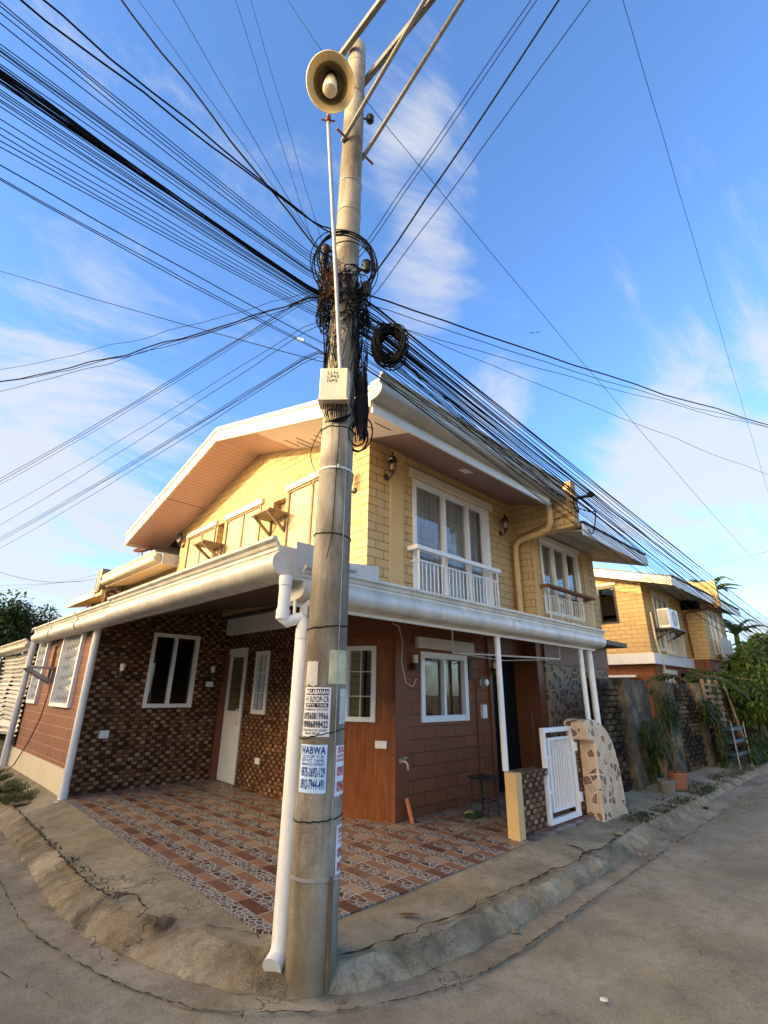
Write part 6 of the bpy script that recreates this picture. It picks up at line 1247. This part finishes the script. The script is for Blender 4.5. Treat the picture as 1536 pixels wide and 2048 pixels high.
def tangle(name, label, n, z0, z1, rmin, rmax, seed, a0=-180, a1=180, rad=(.003, .006), mat='cable', vert=.4):
    r = random.Random(seed); mb = MB()
    for i in range(n):
        a = r.uniform(a0, a1); z = r.triangular(z0, z1); pts = []; q = r.uniform(rmin, rmax); k = r.randint(4, 9)
        for j in range(k):
            pts.append(onpole(a, z, q)); a += r.uniform(-38, 38); a = max(a0, min(a1, a)); z = max(z0, min(z1, z+r.gauss(0, vert*.35))); q = max(rmin, min(rmax, q+r.gauss(0, (rmax-rmin)*.35)))
        mb.tube(catmull(pts, 4), r.uniform(*rad), 4)
    o_ = mb.build(name, mat); tag(o_, label, 'tangled wires', kind='stuff'); return o_
tangle('tangled_wires', 'dense tangle of black wires knotted round the pole at mid height', 110, 4.62, 5.05, .005, .12, 3, rad=(.0025, .006))
tangle('tangled_wires', 'looser web of black wires over the front of the pole below the knot', 42, 3.98, 4.6, .004, .03, 4, rad=(.002, .004), vert=.9)
tangle('tangled_wires', 'strands of thin wire hanging down the right side of the pole', 26, 3.7, 4.7, .004, .10, 6, 40, 110, (.0018, .004), vert=1.0)
tangle('tangled_wires', 'wire scraps and knots left of the pole above the main knot', 12, 4.95, 5.35, .02, .14, 7, -110, -50, (.002, .005))
tangle('tangled_wires', 'brown twine ends sticking out of the knot on the left', 35, 4.75, 5.15, .02, .11, 8, -100, -20, (.002, .003), 'rust')
for k, (a, z, l, m_) in enumerate(((-95, 5.12, .30, 'black'), (62, 5.12, .14, 'black'), (66, 4.86, .16, 'black'), (-100, 5.42, .12, 'black'))):
    p = onpole(a, z, .09); o_ = MB().lathe([(.0, 0), (.03, .01), (.045, .04), (.03, .06), (.048, .09), (.03, .11), (.045, l*.8), (.02, l), (0, l)], p, (0, 0, 1), 12).tube([onpole(a, z+.05, -.02), p+Vector((0, 0, .05))], .015, 6).build('insulator_spool', m_)
    tag(o_, ('tall black insulator stack on the left of the pole above the knot', 'upper black spool insulator on the right side of the pole', 'lower black spool insulator right of the pole just above the knot', 'small black clamp at the top left of the cable loops')[k], 'insulator')
o_ = MB().lathe([(.0, 0), (.035, .01), (.045, .03), (.03, .05), (.045, .07), (.035, .09), (0, .1)], onpole(85, 7.32, .07), (0, 0, 1), 12).tube([onpole(85, 7.37, -.02), onpole(85, 7.37, .1)], .01, 6).build('insulator_spool', 'black'); tag(o_, 'single black insulator high on the pole beside the braces', 'insulator')
o_ = MB().tube([onpole(-120, 4.55, .28), onpole(-120, 4.60, .35)], .012, 6).build('wire_tag', 'white2'); tag(o_, 'small white tag dangling from wires left of the pole', 'tag')
# bundle sleeves where cables gather beside the pole
for a, zz, lb in ((-80, [(5.0, .13), (4.8, .10), (4.5, .05), (4.2, .02), (3.95, .012)], 'twisted black riser cables running down the left of the pole'),):
    mb = MB()
    for i in range(4): mb.tube(catmull([onpole(a+i*4, z, q+.004*i) for z, q in zz], 5), .006, 5)
    tag(mb.build('riser_cable', 'cable'), lb, 'cable')
o_ = MB().tube(catmull([onpole(-40, 3.55, .02), (2.35, 3.4, 3.6), (2.7, 3.6, 3.4), (2.9, 3.9, 3.4), (3.8, 5.6, 4.6), (3.95, 6.2, 4.6)], 5), .004, 5).build('hanging_wire', 'cable'); tag(o_, 'single thin wire curving from the pole to a gable window', 'wire')
WK = {
 'L1': ('utility_cable', 'thin black cable fanning from the pole towards the upper left', 'cables fanning to the upper left'),
 'LB': ('utility_cable', 'black cable packed in the thick dark bundle running to the left', 'cables of the thick left bundle'),
 'L2': ('utility_cable', 'thin cable just below the thick bundle on the left', 'thin cables below the thick left bundle'),
 'L3': ('utility_cable', 'lowest slack cable of the left fan', 'lowest slack cables of the left fan'),
 'L4': ('utility_cable', 'lone cable crossing the left sky far below the fan', None),
 'T1': ('utility_cable', 'heavy cable rising from the pole to the top left border', 'two heavy cables to the top left'),
 'T2': ('utility_cable', 'thickest black cable sweeping steeply up to the top border left of the lamp', None),
 'T3': ('utility_cable', 'hair thin wire going steeply up left of the lamp', 'hair thin wires left of the lamp'),
 'F1': ('service_cable', 'slack twisted service cable to the left above the gable roof', 'slack service cables to the left'),
 'F2': ('service_cable', 'service wire descending left towards the houses behind', 'service wires descending left'),
 'F3': ('service_cable', 'low service wire descending left just above the gable roof', 'low service wires above the gable roof'),
 'G1': ('distant_cable', 'thin distant cable ending at the rear house roof', 'distant cables at the rear house'),
 'R1': ('utility_cable', 'one of two parallel wires rising right of the crossarm braces', 'parallel wires right of the braces'),
 'R2': ('utility_cable', 'long cable rising to the top border right of the pole', 'cables rising to the top right'),
 'S1': ('utility_cable', 'fine wire crossing behind the pole head from top left to right border', 'fine wire through the pole head'),
 'S2': ('utility_cable', 'lone fine wire dropping down the right side of the sky', None),
 'S3': ('distant_cable', 'short distant wire at the right border above the trees', 'distant wires above the right trees'),
 'D1': ('service_cable', 'slack black service cable crossing the right sky', 'slack service cables across the right sky'),
 'RA': ('utility_cable', 'upper cable of the dense right bundle passing over the roofs', 'upper cables of the right bundle'),
 'RB': ('utility_cable', 'cable in the dense middle of the right bundle over the roofs', 'middle cables of the right bundle'),
 'RC': ('utility_cable', 'lower cable of the right bundle close to the eaves', 'lower cables of the right bundle'),
 'RK': ('service_cable', 'cable ending at the firewall bracket between the two units', 'cables to the firewall bracket')}
KN = {'RA': ['highest', 'second highest', 'third', 'fourth', 'fifth', 'sixth', 'lowest'], 'L1': ['highest', 'second highest', 'third', 'fourth', 'fifth', 'sixth', 'seventh', 'eighth', 'ninth', 'lowest'],
 'L2': ['highest', 'second', 'third', 'fourth', 'fifth', 'sixth', 'seventh', 'eighth', 'ninth', 'tenth', 'eleventh', 'lowest'], 'L3': ['upper', 'middle', 'lower'],
 'T1': ['left', 'right'], 'F2': ['upper', 'second', 'third', 'lowest'], 'F3': ['highest', 'second', 'third', 'fourth', 'lowest'], 'R1': ['left', 'right'], 'R2': ['thick left', 'thin right'],
 'F1': ['thin straight topmost', 'thick twisted', 'thin sagging', 'lowest'], 'G1': ['lower', 'middle', 'upper'], 'T3': ['leftmost', 'second', 'third', 'rightmost'], 'S1': ['right', 'left'], 'S3': ['upper', 'lower'],
 'D1': ['thickest', 'second', 'third', 'lowest and finest'], 'RC': ['highest', 'second', 'third', 'fourth', 'fifth', 'sixth', 'seventh', 'lowest'], 'RK': ['first', 'second', 'third', 'fourth']}
KC = {}
for ax_, ay, az, bx_, by, bz, sg, r_, key in WIRES:
    A = Vector((ax_, ay, az)); B = Vector((bx_, by, bz)); n = 28; nm, lb, gp = WK[key]
    wob = .01 if key in ('D1', 'F1', 'T2', 'T1') else .003; ph = rr_.uniform(0, 6)
    pts = []
    for k in range(n+1):
        t = (k/n)**1.4; p = A.lerp(B, t); p.z -= 4*sg*t*(1-t); e = min(1, k/3)
        p += Vector((math.sin(k*1.3+ph), math.cos(k*1.7+ph), math.sin(k*2.1+ph)))*wob*e; pts.append(p)
    ap = Vector((A.x-PC.x, A.y-PC.y, 0))
    if ap.length < .9: e0 = ap.normalized()*prad(A.z)*.97; pts.insert(0, Vector((PC.x+e0.x, PC.y+e0.y, A.z-.01+.03*math.sin(ph)))); pts[1] = pts[1].lerp(pts[0], .25)
    o_ = MB().tube(pts, r_*.60 if r_ < .009 else r_*.70, 5, cap=False).build(nm, 'cable', loc=tuple(A)); kk = KC.get(key, 0); KC[key] = kk+1
    if key in KN and kk < len(KN[key]): lb = KN[key][kk]+' of the '+gp if gp else lb
    tag(o_, lb if len(lb.split()) > 3 else lb+' here', 'cable', gp)
bq = Vector((9.88, 4.62, 10.33)); o_ = MB(); leafmb(o_, bq, Vector((1, -1, .12)), Vector((0, 0, 1)), .17, .03, -.1, 2); leafmb(o_, bq, Vector((-1, 1, .0)), Vector((0, 0, 1)), .17, .03, .1, 2); o_ = o_.build('bird', 'black'); tag(o_, 'tiny dark bird gliding in the right sky', 'bird')
